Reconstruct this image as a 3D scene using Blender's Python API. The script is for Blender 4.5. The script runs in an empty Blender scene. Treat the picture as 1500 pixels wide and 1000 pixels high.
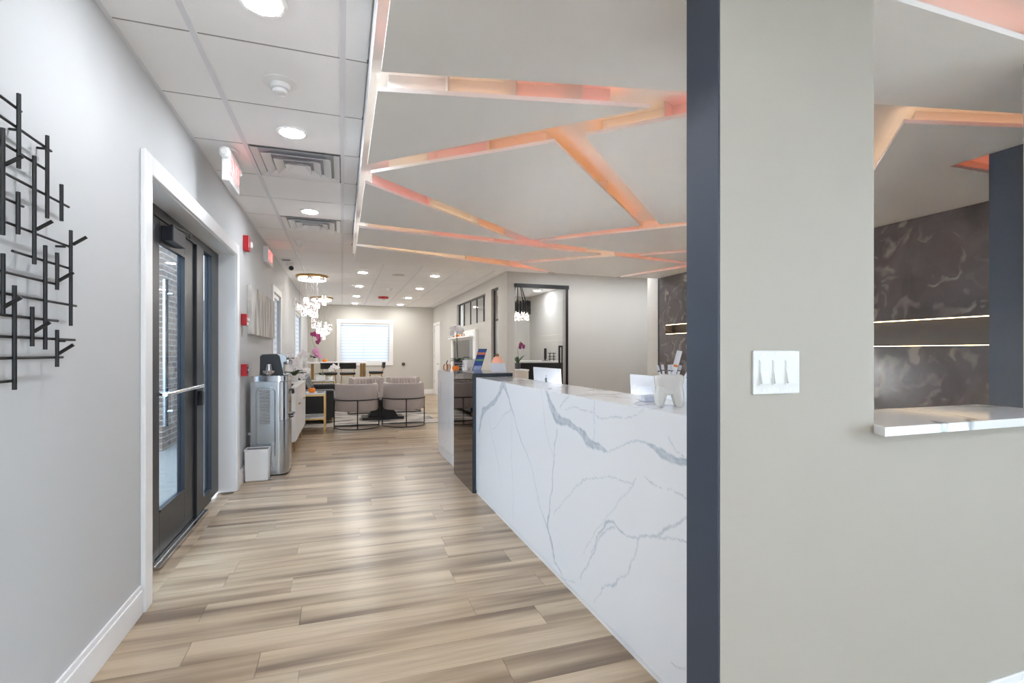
import bpy, bmesh, math, random
import numpy as np
from mathutils import Vector, Matrix
random.seed(7)
S = bpy.context.scene
C = S.collection
PI = math.pi

# ---------------------------------------------------------------- camera, world, exposure
cam = bpy.data.cameras.new('camera')
cam.sensor_width = 36.0
cam.lens = 735.0/1500*36
cam.shift_y = 16.5/1500
cam.clip_start = 0.05
co = bpy.data.objects.new('camera', cam)
co.location = (0, 0, 1.25)
co.rotation_euler = (PI/2, 0, -math.atan2(249, 735))
C.objects.link(co)
S.camera = co
S.view_settings.view_transform = 'Standard'
S.view_settings.look = 'None'
S.view_settings.gamma = 1.0
S.view_settings.use_curve_mapping = False
S.view_settings.exposure = 1.30
S.cycles.max_bounces = 16
S.cycles.diffuse_bounces = 12
S.cycles.sample_clamp_indirect = 40.0
w = bpy.data.worlds.new('overcast_sky')
S.world = w
w.use_nodes = True
bg = w.node_tree.nodes['Background']
bg.inputs[0].default_value = (0.70, 0.86, 1.0, 1)
bg.inputs[1].default_value = 4.0

HALL_LAMP = 92.0       # radiance of the hallway downlights
LOUNGE_LAMP = 112.0
LED = 1.6

# ---------------------------------------------------------------- materials
MATS = {}
def srgb(r, g, b):
    f = lambda c: ((c/255+0.055)/1.055)**2.4 if c/255 > 0.04045 else c/255/12.92
    return (f(r), f(g), f(b), 1)
def mat(name, col, rough=0.5, metal=0.0, noise=0.0, scale=8.0, bump=0.0, bscale=60.0, **kw):
    if name in MATS: return MATS[name]
    m = bpy.data.materials.new(name); m.use_nodes = True
    nt = m.node_tree; b = nt.nodes['Principled BSDF']
    if len(col) == 3: col = srgb(*col)
    b.inputs['Base Color'].default_value = col
    b.inputs['Roughness'].default_value = rough
    b.inputs['Metallic'].default_value = metal
    for k, v in kw.items(): b.inputs[k.replace('_', ' ')].default_value = v
    tc = nt.nodes.new('ShaderNodeTexCoord')
    if noise:
        n = nt.nodes.new('ShaderNodeTexNoise'); n.inputs['Scale'].default_value = scale; n.inputs['Detail'].default_value = 3
        nt.links.new(tc.outputs['Object'], n.inputs['Vector'])
        mx = nt.nodes.new('ShaderNodeMixRGB')
        mx.inputs[1].default_value = tuple(max(0, c*(1-noise)) for c in col[:3])+(1,)
        mx.inputs[2].default_value = tuple(min(1, c*(1+noise)) for c in col[:3])+(1,)
        nt.links.new(n.outputs['Fac'], mx.inputs[0]); nt.links.new(mx.outputs[0], b.inputs['Base Color'])
    if bump:
        n = nt.nodes.new('ShaderNodeTexNoise'); n.inputs['Scale'].default_value = bscale; n.inputs['Detail'].default_value = 2
        nt.links.new(tc.outputs['Object'], n.inputs['Vector'])
        bp = nt.nodes.new('ShaderNodeBump'); bp.inputs['Strength'].default_value = bump; bp.inputs['Distance'].default_value = 0.01
        nt.links.new(n.outputs['Fac'], bp.inputs['Height']); nt.links.new(bp.outputs[0], b.inputs['Normal'])
    MATS[name] = m
    return m
def emit(name, col, strength, sampled=True):
    if name in MATS: return MATS[name]
    m = bpy.data.materials.new(name); m.use_nodes = True
    nt = m.node_tree; b = nt.nodes['Principled BSDF']
    b.inputs['Base Color'].default_value = (0.8, 0.8, 0.8, 1)
    b.inputs['Emission Color'].default_value = tuple(col)+(1,)
    b.inputs['Emission Strength'].default_value = strength
    if not sampled: m.cycles.emission_sampling = 'NONE'
    MATS[name] = m
    return m
def glass(name, tint=(1, 1, 1), ior=1.45):
    if name in MATS: return MATS[name]
    m = bpy.data.materials.new(name); m.use_nodes = True
    nt = m.node_tree; nt.nodes.remove(nt.nodes['Principled BSDF'])
    out = nt.nodes['Material Output']
    t = nt.nodes.new('ShaderNodeBsdfTransparent'); t.inputs[0].default_value = tuple(tint)+(1,)
    g = nt.nodes.new('ShaderNodeBsdfGlossy'); g.inputs['Roughness'].default_value = 0.0
    lw = nt.nodes.new('ShaderNodeLayerWeight'); lw.inputs[0].default_value = 0.5
    pw = nt.nodes.new('ShaderNodeMath'); pw.operation = 'POWER'; pw.inputs[1].default_value = 5.0
    f = nt.nodes.new('ShaderNodeMath'); f.operation = 'MULTIPLY_ADD'; f.inputs[1].default_value = 0.5; f.inputs[2].default_value = 0.03
    nt.links.new(lw.outputs['Facing'], pw.inputs[0]); nt.links.new(pw.outputs[0], f.inputs[0])
    mx = nt.nodes.new('ShaderNodeMixShader')
    nt.links.new(f.outputs[0], mx.inputs[0]); nt.links.new(t.outputs[0], mx.inputs[1]); nt.links.new(g.outputs[0], mx.inputs[2])
    nt.links.new(mx.outputs[0], out.inputs[0])
    MATS[name] = m
    return m
def translucent(name, col, fac=0.5):
    if name in MATS: return MATS[name]
    m = bpy.data.materials.new(name); m.use_nodes = True
    nt = m.node_tree; b = nt.nodes['Principled BSDF']; out = nt.nodes['Material Output']
    col = srgb(*col)
    b.inputs['Base Color'].default_value = col; b.inputs['Roughness'].default_value = 0.8
    t = nt.nodes.new('ShaderNodeBsdfTranslucent'); t.inputs[0].default_value = col
    mx = nt.nodes.new('ShaderNodeMixShader'); mx.inputs[0].default_value = fac
    nt.links.new(b.outputs[0], mx.inputs[1]); nt.links.new(t.outputs[0], mx.inputs[2]); nt.links.new(mx.outputs[0], out.inputs[0])
    MATS[name] = m
    return m

def wood_floor():
    m = bpy.data.materials.new('oak_plank'); m.use_nodes = True
    nt = m.node_tree; b = nt.nodes['Principled BSDF']; L = nt.links.new
    g = nt.nodes.new('ShaderNodeNewGeometry'); oi = nt.nodes.new('ShaderNodeObjectInfo')
    add = nt.nodes.new('ShaderNodeVectorMath'); add.operation = 'ADD'
    cmb = nt.nodes.new('ShaderNodeCombineXYZ')
    mul = nt.nodes.new('ShaderNodeMath'); mul.operation = 'MULTIPLY'; mul.inputs[1].default_value = 37.0
    L(oi.outputs['Random'], mul.inputs[0]); L(mul.outputs[0], cmb.inputs[0]); L(mul.outputs[0], cmb.inputs[2])
    L(g.outputs['Position'], add.inputs[0]); L(cmb.outputs[0], add.inputs[1])
    def stretched(sx, sy, detail, dist=0.0):
        mp = nt.nodes.new('ShaderNodeMapping'); mp.inputs['Scale'].default_value = (sx, sy, 1)
        L(add.outputs[0], mp.inputs['Vector'])
        n = nt.nodes.new('ShaderNodeTexNoise'); n.inputs['Scale'].default_value = 1.0; n.inputs['Detail'].default_value = detail
        n.inputs['Distortion'].default_value = dist
        L(mp.outputs[0], n.inputs['Vector']); return n
    broad = stretched(0.7, 8.0, 2.0, 0.2)
    mid = stretched(1.6, 26.0, 3.0, 0.35)
    fine = stretched(5.0, 170.0, 2.0)
    r1 = nt.nodes.new('ShaderNodeValToRGB')
    r1.color_ramp.elements[0].position = 0.30; r1.color_ramp.elements[0].color = srgb(124, 104, 85)
    r1.color_ramp.elements[1].position = 0.62; r1.color_ramp.elements[1].color = srgb(197, 177, 151)
    e = r1.color_ramp.elements.new(0.46); e.color = srgb(175, 153, 127)
    L(broad.outputs['Fac'], r1.inputs[0])
    r2 = nt.nodes.new('ShaderNodeValToRGB')
    r2.color_ramp.elements[0].position = 0.30; r2.color_ramp.elements[0].color = (0.72, 0.70, 0.68, 1)
    r2.color_ramp.elements[1].position = 0.52; r2.color_ramp.elements[1].color = (1, 1, 1, 1)
    L(mid.outputs['Fac'], r2.inputs[0])
    m1 = nt.nodes.new('ShaderNodeMixRGB'); m1.blend_type = 'MULTIPLY'; m1.inputs[0].default_value = 0.75
    L(r1.outputs[0], m1.inputs[1]); L(r2.outputs[0], m1.inputs[2])
    r3 = nt.nodes.new('ShaderNodeValToRGB')
    r3.color_ramp.elements[0].position = 0.35; r3.color_ramp.elements[0].color = (0.86, 0.85, 0.83, 1)
    r3.color_ramp.elements[1].position = 0.6; r3.color_ramp.elements[1].color = (1, 1, 1, 1)
    L(fine.outputs['Fac'], r3.inputs[0])
    m2 = nt.nodes.new('ShaderNodeMixRGB'); m2.blend_type = 'MULTIPLY'; m2.inputs[0].default_value = 0.6
    L(m1.outputs[0], m2.inputs[1]); L(r3.outputs[0], m2.inputs[2])
    hv = nt.nodes.new('ShaderNodeHueSaturation'); hv.inputs['Saturation'].default_value = 1.0
    mr = nt.nodes.new('ShaderNodeMapRange'); mr.inputs[3].default_value = 0.90; mr.inputs[4].default_value = 1.08
    L(oi.outputs['Random'], mr.inputs[0]); L(mr.outputs[0], hv.inputs['Value']); L(m2.outputs[0], hv.inputs['Color'])
    L(hv.outputs[0], b.inputs['Base Color'])
    b.inputs['Roughness'].default_value = 0.30
    bp = nt.nodes.new('ShaderNodeBump'); bp.inputs['Strength'].default_value = 0.12; bp.inputs['Distance'].default_value = 0.002
    L(fine.outputs['Fac'], bp.inputs['Height']); L(bp.outputs[0], b.inputs['Normal'])
    return m

def quartz():
    """white quartz whose vein strength is stored per vertex in the attribute 'vein'"""
    m = bpy.data.materials.new('veined_quartz'); m.use_nodes = True
    nt = m.node_tree; b = nt.nodes['Principled BSDF']; L = nt.links.new
    a = nt.nodes.new('ShaderNodeAttribute'); a.attribute_name = 'vein'
    tc = nt.nodes.new('ShaderNodeTexCoord')
    n = nt.nodes.new('ShaderNodeTexNoise'); n.inputs['Scale'].default_value = 28; n.inputs['Detail'].default_value = 5
    L(tc.outputs['Object'], n.inputs['Vector'])
    mr = nt.nodes.new('ShaderNodeMapRange'); mr.inputs[1].default_value = 0.3; mr.inputs[2].default_value = 0.65; mr.inputs[3].default_value = 0.45; mr.inputs[4].default_value = 1.0
    L(n.outputs['Fac'], mr.inputs[0])
    mu = nt.nodes.new('ShaderNodeMath'); mu.operation = 'MULTIPLY'
    L(a.outputs['Fac'], mu.inputs[0]); L(mr.outputs[0], mu.inputs[1])
    mx = nt.nodes.new('ShaderNodeMixRGB'); mx.inputs[1].default_value = srgb(240, 242, 245); mx.inputs[2].default_value = srgb(160, 176, 190)
    L(mu.outputs[0], mx.inputs[0]); L(mx.outputs[0], b.inputs['Base Color'])
    b.inputs['Roughness'].default_value = 0.16
    return m
def quartz_noise(name, off):
    """white quartz with procedural grey veins for the smaller slabs"""
    m = bpy.data.materials.new(name); m.use_nodes = True
    nt = m.node_tree; b = nt.nodes['Principled BSDF']; L = nt.links.new
    g = nt.nodes.new('ShaderNodeNewGeometry')
    mp = nt.nodes.new('ShaderNodeMapping'); mp.inputs['Location'].default_value = off
    L(g.outputs['Position'], mp.inputs['Vector'])
    n = nt.nodes.new('ShaderNodeTexNoise'); n.inputs['Scale'].default_value = 1.5; n.inputs['Detail'].default_value = 4; n.inputs['Distortion'].default_value = 0.9
    L(mp.outputs[0], n.inputs['Vector'])
    s = nt.nodes.new('ShaderNodeMath'); s.operation = 'SUBTRACT'; s.inputs[1].default_value = 0.5
    ab = nt.nodes.new('ShaderNodeMath'); ab.operation = 'ABSOLUTE'
    L(n.outputs['Fac'], s.inputs[0]); L(s.outputs[0], ab.inputs[0])
    r = nt.nodes.new('ShaderNodeValToRGB')
    r.color_ramp.elements[0].position = 0.0; r.color_ramp.elements[0].color = srgb(168, 174, 180)
    r.color_ramp.elements[1].position = 0.020; r.color_ramp.elements[1].color = srgb(240, 241, 243)
    L(ab.outputs[0], r.inputs[0]); L(r.outputs[0], b.inputs['Base Color'])
    b.inputs['Roughness'].default_value = 0.08
    return m
def dark_marble():
    m = bpy.data.materials.new('smoky_dark_marble'); m.use_nodes = True
    nt = m.node_tree; b = nt.nodes['Principled BSDF']; L = nt.links.new
    g = nt.nodes.new('ShaderNodeNewGeometry')
    wn = nt.nodes.new('ShaderNodeTexNoise'); wn.inputs['Scale'].default_value = 1.6; wn.inputs['Detail'].default_value = 4
    L(g.outputs['Position'], wn.inputs['Vector'])
    mx = nt.nodes.new('ShaderNodeMixRGB'); mx.blend_type = 'ADD'; mx.inputs[0].default_value = 0.9
    L(g.outputs['Position'], mx.inputs[1]); L(wn.outputs['Color'], mx.inputs[2])
    n = nt.nodes.new('ShaderNodeTexNoise'); n.inputs['Scale'].default_value = 1.6; n.inputs['Detail'].default_value = 5; n.inputs['Distortion'].default_value = 0.8
    L(mx.outputs[0], n.inputs['Vector'])
    r = nt.nodes.new('ShaderNodeValToRGB')
    r.color_ramp.elements[0].position = 0.33; r.color_ramp.elements[0].color = srgb(82, 76, 76)
    r.color_ramp.elements[1].position = 0.75; r.color_ramp.elements[1].color = srgb(116, 109, 108)
    L(n.outputs['Fac'], r.inputs[0])
    rg = nt.nodes.new('ShaderNodeTexNoise'); rg.noise_type = 'RIDGED_MULTIFRACTAL'; rg.inputs['Scale'].default_value = 4.0; rg.inputs['Detail'].default_value = 6; rg.inputs['Distortion'].default_value = 1.6
    L(mx.outputs[0], rg.inputs['Vector'])
    r2 = nt.nodes.new('ShaderNodeMapRange'); r2.inputs[1].default_value = 0.08; r2.inputs[2].default_value = 0.40; r2.inputs[3].default_value = 0.0; r2.inputs[4].default_value = 0.75
    L(rg.outputs['Fac'], r2.inputs[0])
    m2 = nt.nodes.new('ShaderNodeMixRGB'); m2.inputs[2].default_value = srgb(160, 150, 145)
    L(r2.outputs[0], m2.inputs[0]); L(r.outputs[0], m2.inputs[1]); L(m2.outputs[0], b.inputs['Base Color'])
    b.inputs['Roughness'].default_value = 0.25
    return m
def brick_mat():
    m = bpy.data.materials.new('grey_brown_brick'); m.use_nodes = True
    nt = m.node_tree; b = nt.nodes['Principled BSDF']; L = nt.links.new
    tc = nt.nodes.new('ShaderNodeTexCoord'); mp = nt.nodes.new('ShaderNodeMapping')
    mp.inputs['Rotation'].default_value = (PI/2, 0, 0)
    sep = nt.nodes.new('ShaderNodeSeparateXYZ'); cb = nt.nodes.new('ShaderNodeCombineXYZ'); ad = nt.nodes.new('ShaderNodeMath')
    L(tc.outputs['Object'], sep.inputs[0]); L(sep.outputs[0], ad.inputs[0]); L(sep.outputs[1], ad.inputs[1])
    L(ad.outputs[0], cb.inputs[0]); L(sep.outputs[2], cb.inputs[1])
    t = nt.nodes.new('ShaderNodeTexBrick'); t.inputs['Scale'].default_value = 1.0
    t.inputs['Brick Width'].default_value = 0.21; t.inputs['Row Height'].default_value = 0.075; t.inputs['Mortar Size'].default_value = 0.008
    t.inputs['Color1'].default_value = srgb(140, 118, 104); t.inputs['Color2'].default_value = srgb(112, 96, 88); t.inputs['Mortar'].default_value = srgb(170, 162, 152)
    L(cb.outputs[0], t.inputs['Vector']); L(t.outputs['Color'], b.inputs['Base Color'])
    b.inputs['Roughness'].default_value = 0.9
    bp = nt.nodes.new('ShaderNodeBump'); bp.inputs['Strength'].default_value = 0.6; bp.invert = True
    L(t.outputs['Fac'], bp.inputs['Height']); L(bp.outputs[0], b.inputs['Normal'])
    return m
def canvas_mat():
    m = bpy.data.materials.new('streaked_canvas'); m.use_nodes = True
    nt = m.node_tree; b = nt.nodes['Principled BSDF']; L = nt.links.new
    g = nt.nodes.new('ShaderNodeNewGeometry'); mp = nt.nodes.new('ShaderNodeMapping'); mp.inputs['Scale'].default_value = (1, 11, 1.6)
    L(g.outputs['Position'], mp.inputs['Vector'])
    n = nt.nodes.new('ShaderNodeTexNoise'); n.inputs['Scale'].default_value = 1.6; n.inputs['Detail'].default_value = 4
    L(mp.outputs[0], n.inputs['Vector'])
    r = nt.nodes.new('ShaderNodeValToRGB')
    r.color_ramp.elements[0].position = 0.34; r.color_ramp.elements[0].color = srgb(150, 146, 142)
    r.color_ramp.elements[1].position = 0.58; r.color_ramp.elements[1].color = srgb(222, 219, 214)
    L(n.outputs['Fac'], r.inputs[0]); L(r.outputs[0], b.inputs['Base Color']); b.inputs['Roughness'].default_value = 0.8
    return m
def rug_mat():
    m = bpy.data.materials.new('mottled_rug'); m.use_nodes = True
    nt = m.node_tree; b = nt.nodes['Principled BSDF']; L = nt.links.new
    g = nt.nodes.new('ShaderNodeNewGeometry'); mp = nt.nodes.new('ShaderNodeMapping'); mp.inputs['Scale'].default_value = (1.4, 3, 1)
    L(g.outputs['Position'], mp.inputs['Vector'])
    n = nt.nodes.new('ShaderNodeTexNoise'); n.inputs['Scale'].default_value = 1.5; n.inputs['Detail'].default_value = 6
    L(mp.outputs[0], n.inputs['Vector'])
    r = nt.nodes.new('ShaderNodeValToRGB')
    r.color_ramp.elements[0].position = 0.36; r.color_ramp.elements[0].color = srgb(92, 90, 92)
    r.color_ramp.elements[1].position = 0.56; r.color_ramp.elements[1].color = srgb(186, 178, 170)
    L(n.outputs['Fac'], r.inputs[0]); L(r.outputs[0], b.inputs['Base Color']); b.inputs['Roughness'].default_value = 0.95
    return m

M_WALL = mat('pale_grey_wall_paint', (198, 199, 200), 0.6, noise=0.012, scale=3, bump=0.03, bscale=220)
M_WALLN = mat('wall_paint_darkened', (176, 169, 158), 0.6, noise=0.012, scale=3, bump=0.03, bscale=220)  # same greige paint as other walls, darkened to offset strong light on this one
M_WALLW = mat('warm_grey_wall_paint', (197, 194, 187), 0.6, noise=0.012, scale=3, bump=0.03, bscale=220)
M_TRIM = mat('white_gloss_trim', (240, 240, 241), 0.3)
M_CEIL = mat('white_ceiling_tile', (247, 247, 247), 0.85, noise=0.02, scale=120, bump=0.08, bscale=260)
M_TEE = mat('white_ceiling_grid', (228, 229, 233), 0.5)
M_GAP = mat('grey_grid_reveal', (150, 150, 150), 0.8)
M_NAVY = mat('navy_paint', (62, 70, 84), 0.5, noise=0.03, scale=4)
M_WHITE = mat('white_satin_panel', (244, 243, 241), 0.45)
M_WOOD = wood_floor()
M_QZ = quartz()
M_QZ2 = quartz_noise('quartz_slab', (3.1, 0.4, 0.2))
M_MARBLE = dark_marble()
M_BLACK = mat('matte_black_metal', (26, 26, 28), 0.45)
M_FRAME = mat('dark_bronze_aluminium', (38, 40, 46), 0.35, metal=0.2)
M_STEEL = mat('brushed_steel', (188, 190, 193), 0.22, metal=1.0)
M_CHROME = mat('polished_chrome', (215, 215, 218), 0.08, metal=1.0)
M_LID = mat('recess_white', (222, 220, 216), 0.6)
M_GOLD = mat('brushed_gold', (186, 150, 96), 0.28, metal=1.0)
M_RED = mat('red_enamel', (190, 24, 40), 0.35)
M_SWITCH = mat('switch_plastic', (222, 221, 218), 0.35)
M_PLAST = mat('white_plastic', (236, 236, 236), 0.35)
M_GLASS = glass('clear_glass')
M_TINT = glass('door_glass_dimmed', (0.66, 0.69, 0.72))  # clear door glass, tint put in to hold down the brightness outside
M_DIM = glass('window_glass_dimmed', (0.56, 0.57, 0.58))  # tint put in to hold down the daylight on the blinds
M_MIRR = mat('smoked_mirror_glass', (105, 96, 92), 0.03, metal=1.0)
M_DARKST = mat('dark_polished_stone', (44, 50, 60), 0.12)
M_FABRIC = mat('mushroom_boucle', (182, 172, 168), 0.9, noise=0.06, scale=60, bump=0.2, bscale=200)
M_VELVET = mat('black_velvet', (22, 21, 23), 0.6, Sheen_Weight=0.4)
M_LEATH = mat('black_leather', (28, 27, 28), 0.35)
M_CERAM = mat('white_glazed_ceramic', (228, 226, 222), 0.12)
M_LEAF = mat('orchid_leaf', (48, 74, 38), 0.4, noise=0.2, scale=20)
M_STEM = mat('orchid_stem', (70, 72, 44), 0.5)
M_PETW = translucent('white_orchid_petal', (250, 247, 247), 0.35)
M_PETP = mat('purple_orchid_petal', (140, 44, 98), 0.6, noise=0.2, scale=60)
M_PETK = mat('pink_orchid_petal', (214, 150, 186), 0.6, noise=0.2, scale=60)
M_ORANGE = mat('orange_pumpkin_skin', (238, 128, 20), 0.4, noise=0.1, scale=12)
M_STEMP = mat('pumpkin_stem', (70, 58, 40), 0.8)
M_BLIND = translucent('white_blind_fabric', (246, 247, 250), 0.45)
M_SHEER = translucent('sheer_blind_fabric', (225, 232, 240), 0.6)

# ---------------------------------------------------------------- mesh helpers
class MB:
    def __init__(s): s.v = []; s.f = []
    def add(s, v, f):
        o = len(s.v); s.v += [tuple(p) for p in v]; s.f += [tuple(i+o for i in q) for q in f]; return s
    def box(s, x0, x1, y0, y1, z0, z1):
        v = [(x, y, z) for z in (z0, z1) for y in (y0, y1) for x in (x0, x1)]
        return s.add(v, [(0, 2, 3, 1), (4, 5, 7, 6), (0, 1, 5, 4), (2, 6, 7, 3), (0, 4, 6, 2), (1, 3, 7, 5)])
    def hexa(s, bot, top):
        return s.add(list(bot)+list(top), [(3, 2, 1, 0), (4, 5, 6, 7), (0, 1, 5, 4), (1, 2, 6, 5), (2, 3, 7, 6), (3, 0, 4, 7)])
    def prism(s, poly, z0, z1):
        n = len(poly)
        area = sum(poly[i][0]*poly[(i+1) % n][1]-poly[(i+1) % n][0]*poly[i][1] for i in range(n))
        if area < 0: poly = poly[::-1]
        v = [(x, y, z0) for x, y in poly]+[(x, y, z1) for x, y in poly]
        f = [tuple(range(n-1, -1, -1)), tuple(range(n, 2*n))]+[(i, (i+1) % n, n+(i+1) % n, n+i) for i in range(n)]
        return s.add(v, f)
    def lathe(s, prof, c=(0, 0, 0), n=24, axis='z', sx=1, sy=1, wob=None):
        v = []; f = []
        for k, (r, z) in enumerate(prof):
            for i in range(n):
                a = 2*PI*i/n; rr = r*(wob(a) if wob else 1)
                p = (rr*math.cos(a)*sx, rr*math.sin(a)*sy, z)
                if axis == 'x': p = (p[2], p[0], p[1])
                elif axis == 'y': p = (p[1], p[2], p[0])
                v.append((p[0]+c[0], p[1]+c[1], p[2]+c[2]))
        for k in range(len(prof)-1):
            for i in range(n):
                j = (i+1) % n
                f.append((k*n+i, k*n+j, (k+1)*n+j, (k+1)*n+i))
        f.append(tuple(range(n-1, -1, -1))); f.append(tuple((len(prof)-1)*n+i for i in range(n)))
        return s.add(v, f)
    def tube(s, pts, r, n=8, closed=False):
        pts = [Vector(p) for p in pts]; m = len(pts); rs = r if isinstance(r, (list, tuple)) else [r]*m
        rings = []; prev = None
        for i, p in enumerate(pts):
            if closed: t = pts[(i+1) % m]-pts[i-1]
            else: t = pts[min(i+1, m-1)]-pts[max(i-1, 0)]
            t.normalize()
            if prev is None:
                u = t.orthogonal().normalized()
            else:
                u = (prev-t*prev.dot(t)); u = u.normalized() if u.length > 1e-6 else t.orthogonal().normalized()
            prev = u; wv = t.cross(u)
            rings.append([p+(u*math.cos(2*PI*k/n)+wv*math.sin(2*PI*k/n))*rs[i] for k in range(n)])
        v = [q for rg in rings for q in rg]; f = []
        for i in range(m if closed else m-1):
            for k in range(n):
                a = i*n; b = ((i+1) % m)*n; kk = (k+1) % n
                f.append((a+k, a+kk, b+kk, b+k))
        if not closed: f += [tuple(range(n-1, -1, -1)), tuple((m-1)*n+k for k in range(n))]
        return s.add(v, f)
    def ball(s, c, rx, ry=None, rz=None, n=12, m=8):
        ry = ry or rx; rz = rz or rx
        prof = [(math.sin(PI*k/m), -math.cos(PI*k/m)) for k in range(1, m)]
        v = [(c[0], c[1], c[2]-rz)]
        for r, z in prof: v += [(c[0]+rx*r*math.cos(2*PI*i/n), c[1]+ry*r*math.sin(2*PI*i/n), c[2]+rz*z) for i in range(n)]
        v.append((c[0], c[1], c[2]+rz)); f = []
        for i in range(n): f.append((0, 1+(i+1) % n, 1+i))
        for k in range(m-2):
            for i in range(n):
                j = (i+1) % n; f.append((1+k*n+i, 1+k*n+j, 1+(k+1)*n+j, 1+(k+1)*n+i))
        last = len(v)-1; o = 1+(m-2)*n
        for i in range(n): f.append((o+i, o+(i+1) % n, last))
        return s.add(v, f)

WL = {}
def build(name, mb, material, parent=None, bevel=0.0, smooth=False, kind=None):
    off = WL.get(parent.name, Vector((0, 0, 0))) if parent else Vector((0, 0, 0))
    me = bpy.data.meshes.new(name)
    me.from_pydata([(v[0]-off.x, v[1]-off.y, v[2]-off.z) for v in mb.v], [], mb.f)
    me.materials.append(material)
    if smooth:
        me.polygons.foreach_set('use_smooth', [True]*len(me.polygons))
        me.update()
        try: me.set_sharp_from_angle(angle=math.radians(38))
        except Exception: pass
    me.update()
    o = bpy.data.objects.new(name, me); C.objects.link(o)
    if parent: o.parent = parent
    WL[o.name] = off.copy()
    if bevel:
        b = o.modifiers.new('bevel', 'BEVEL'); b.width = bevel; b.segments = 2; b.limit_method = 'ANGLE'; b.angle_limit = math.radians(40)
    if kind: o['kind'] = kind
    return o
def tag(o, label, cat, group=None):
    o['label'] = label; o['category'] = cat
    if group: o['group'] = group
    return o
def thing(name, label, cat, loc=(0, 0, 0), group=None):
    o = bpy.data.objects.new(name, None); o.empty_display_size = 0.1; C.objects.link(o); o.location = loc
    WL[o.name] = Vector(loc)
    return tag(o, label, cat, group)
def dup(root, loc, rz=0.0, label=None, group=None, scale=None):
    def cp(o, parent):
        c = o.copy(); C.objects.link(c); c.parent = parent
        for ch in list(o.children): cp(ch, c)
        return c
    r = cp(root, None); r.location = loc; r.rotation_euler = (0, 0, rz)
    if scale: r.scale = (scale,)*3
    if label: r['label'] = label
    if group: r['group'] = group
    return r
def struct(name, mb, material, parent=None, label=None, **k):
    o = build(name, mb, material, parent, **k)
    if parent is None: o['kind'] = 'structure'
    if label: o['label'] = label
    return o
def sempty(name, label=None, loc=(0, 0, 0)):
    o = bpy.data.objects.new(name, None); C.objects.link(o); o.location = loc; o['kind'] = 'structure'; WL[o.name] = Vector(loc)
    if label: o['label'] = label
    return o
def text_mesh(name, body, size, material, parent, origin, xdir, ydir, extrude=0.001):
    """flat lettering: xdir is the reading direction, ydir is up, centred on origin"""
    cu = bpy.data.curves.new(name, 'FONT'); cu.body = body; cu.size = size; cu.extrude = extrude
    cu.align_x = 'CENTER'; cu.align_y = 'CENTER'
    t = bpy.data.objects.new(name, cu); C.objects.link(t)
    bpy.context.view_layer.update()
    me = bpy.data.meshes.new_from_object(t.evaluated_get(bpy.context.evaluated_depsgraph_get()))
    bpy.data.objects.remove(t); bpy.data.curves.remove(cu)
    X = Vector(xdir).normalized(); Yv = Vector(ydir).normalized(); Z = X.cross(Yv)
    off = WL.get(parent.name, Vector((0, 0, 0))); og = Vector(origin)-off
    for v in me.vertices:
        p = v.co.copy(); v.co = og+X*p.x+Yv*p.y+Z*p.z
    me.materials.clear(); me.materials.append(material)
    o = bpy.data.objects.new(name, me); C.objects.link(o); o.parent = parent; WL[o.name] = off.copy()
    return o
def wall_y(mb, x0, x1, ya, yb, za, zb, holes):
    """wall slab of thickness x0..x1 running along y, holes = (y0,y1,z0,z1)"""
    ys = sorted({ya, yb, *[h[0] for h in holes], *[h[1] for h in holes]})
    for a, b in zip(ys, ys[1:]):
        hs = sorted([h for h in holes if h[0] <= a+1e-6 and h[1] >= b-1e-6], key=lambda h: h[2])
        z = za
        for h in hs:
            if h[2] > z: mb.box(x0, x1, a, b, z, h[2])
            z = h[3]
        if z < zb: mb.box(x0, x1, a, b, z, zb)
    return mb
def wall_x(mb, y0, y1, xa, xb, za, zb, holes):
    xs = sorted({xa, xb, *[h[0] for h in holes], *[h[1] for h in holes]})
    for a, b in zip(xs, xs[1:]):
        hs = sorted([h for h in holes if h[0] <= a+1e-6 and h[1] >= b-1e-6], key=lambda h: h[2])
        z = za
        for h in hs:
            if h[2] > z: mb.box(a, b, y0, y1, z, h[2])
            z = h[3]
        if z < zb: mb.box(a, b, y0, y1, z, zb)
    return mb

# ================================================================ THE SETTING
H = 2.63            # suspended ceiling
XL = -0.9165        # left wall
XR = 2.638          # lounge right wall
YB = 15.3           # lounge back wall
ZC = 2.38           # underside of the angular ceiling panels
ZL = 2.48           # underside of the lit lid above them
YO = 8.04           # front wall of the glazed office
XM = 4.573          # dark marble wall

# floor: base slab, then planks
fl = sempty('floor', 'pale oak-look plank floor with grey-brown streaks')
base = MB().box(-1.07, 4.75, -3.2, 1.1, -0.12, -0.012).box(-1.07, 7.2, 1.1, YB+0.1, -0.12, -0.012)
build('subfloor', base, M_WOOD, fl)
rest = MB()
rest.box(XL, 4.7, -3.1, 1.25, -0.011, 0)
rest.box(1.18, 7.2, 1.25, 6.2, -0.011, 0)
rest.box(XR-0.02, 7.2, 6.2, YB, -0.011, 0)
build('floorboards', rest, M_WOOD, fl)
PWID = 0.178
rows = []
y = 1.25
while y < YB-0.01:
    y1 = min(y+PWID, YB)
    xe = 1.18 if y1 < 6.3 else XR-0.02
    x = XL-0.002; first = random.uniform(0.25, 1.2)
    while x < xe-0.01:
        x1 = min(x+first, xe); first = 1.22
        if xe-x1 < 0.12: x1 = xe
        rows.append((x, x1, y, y1)); x = x1
    y = y1
nshow = 0
for (x, x1, y, y1) in rows:
    g = 0.0009
    m = MB().box(x+g, x1-g, y+g, y1-g, -0.011, random.uniform(-0.0004, 0))
    build('floor_plank', m, M_WOOD, fl)

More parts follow.
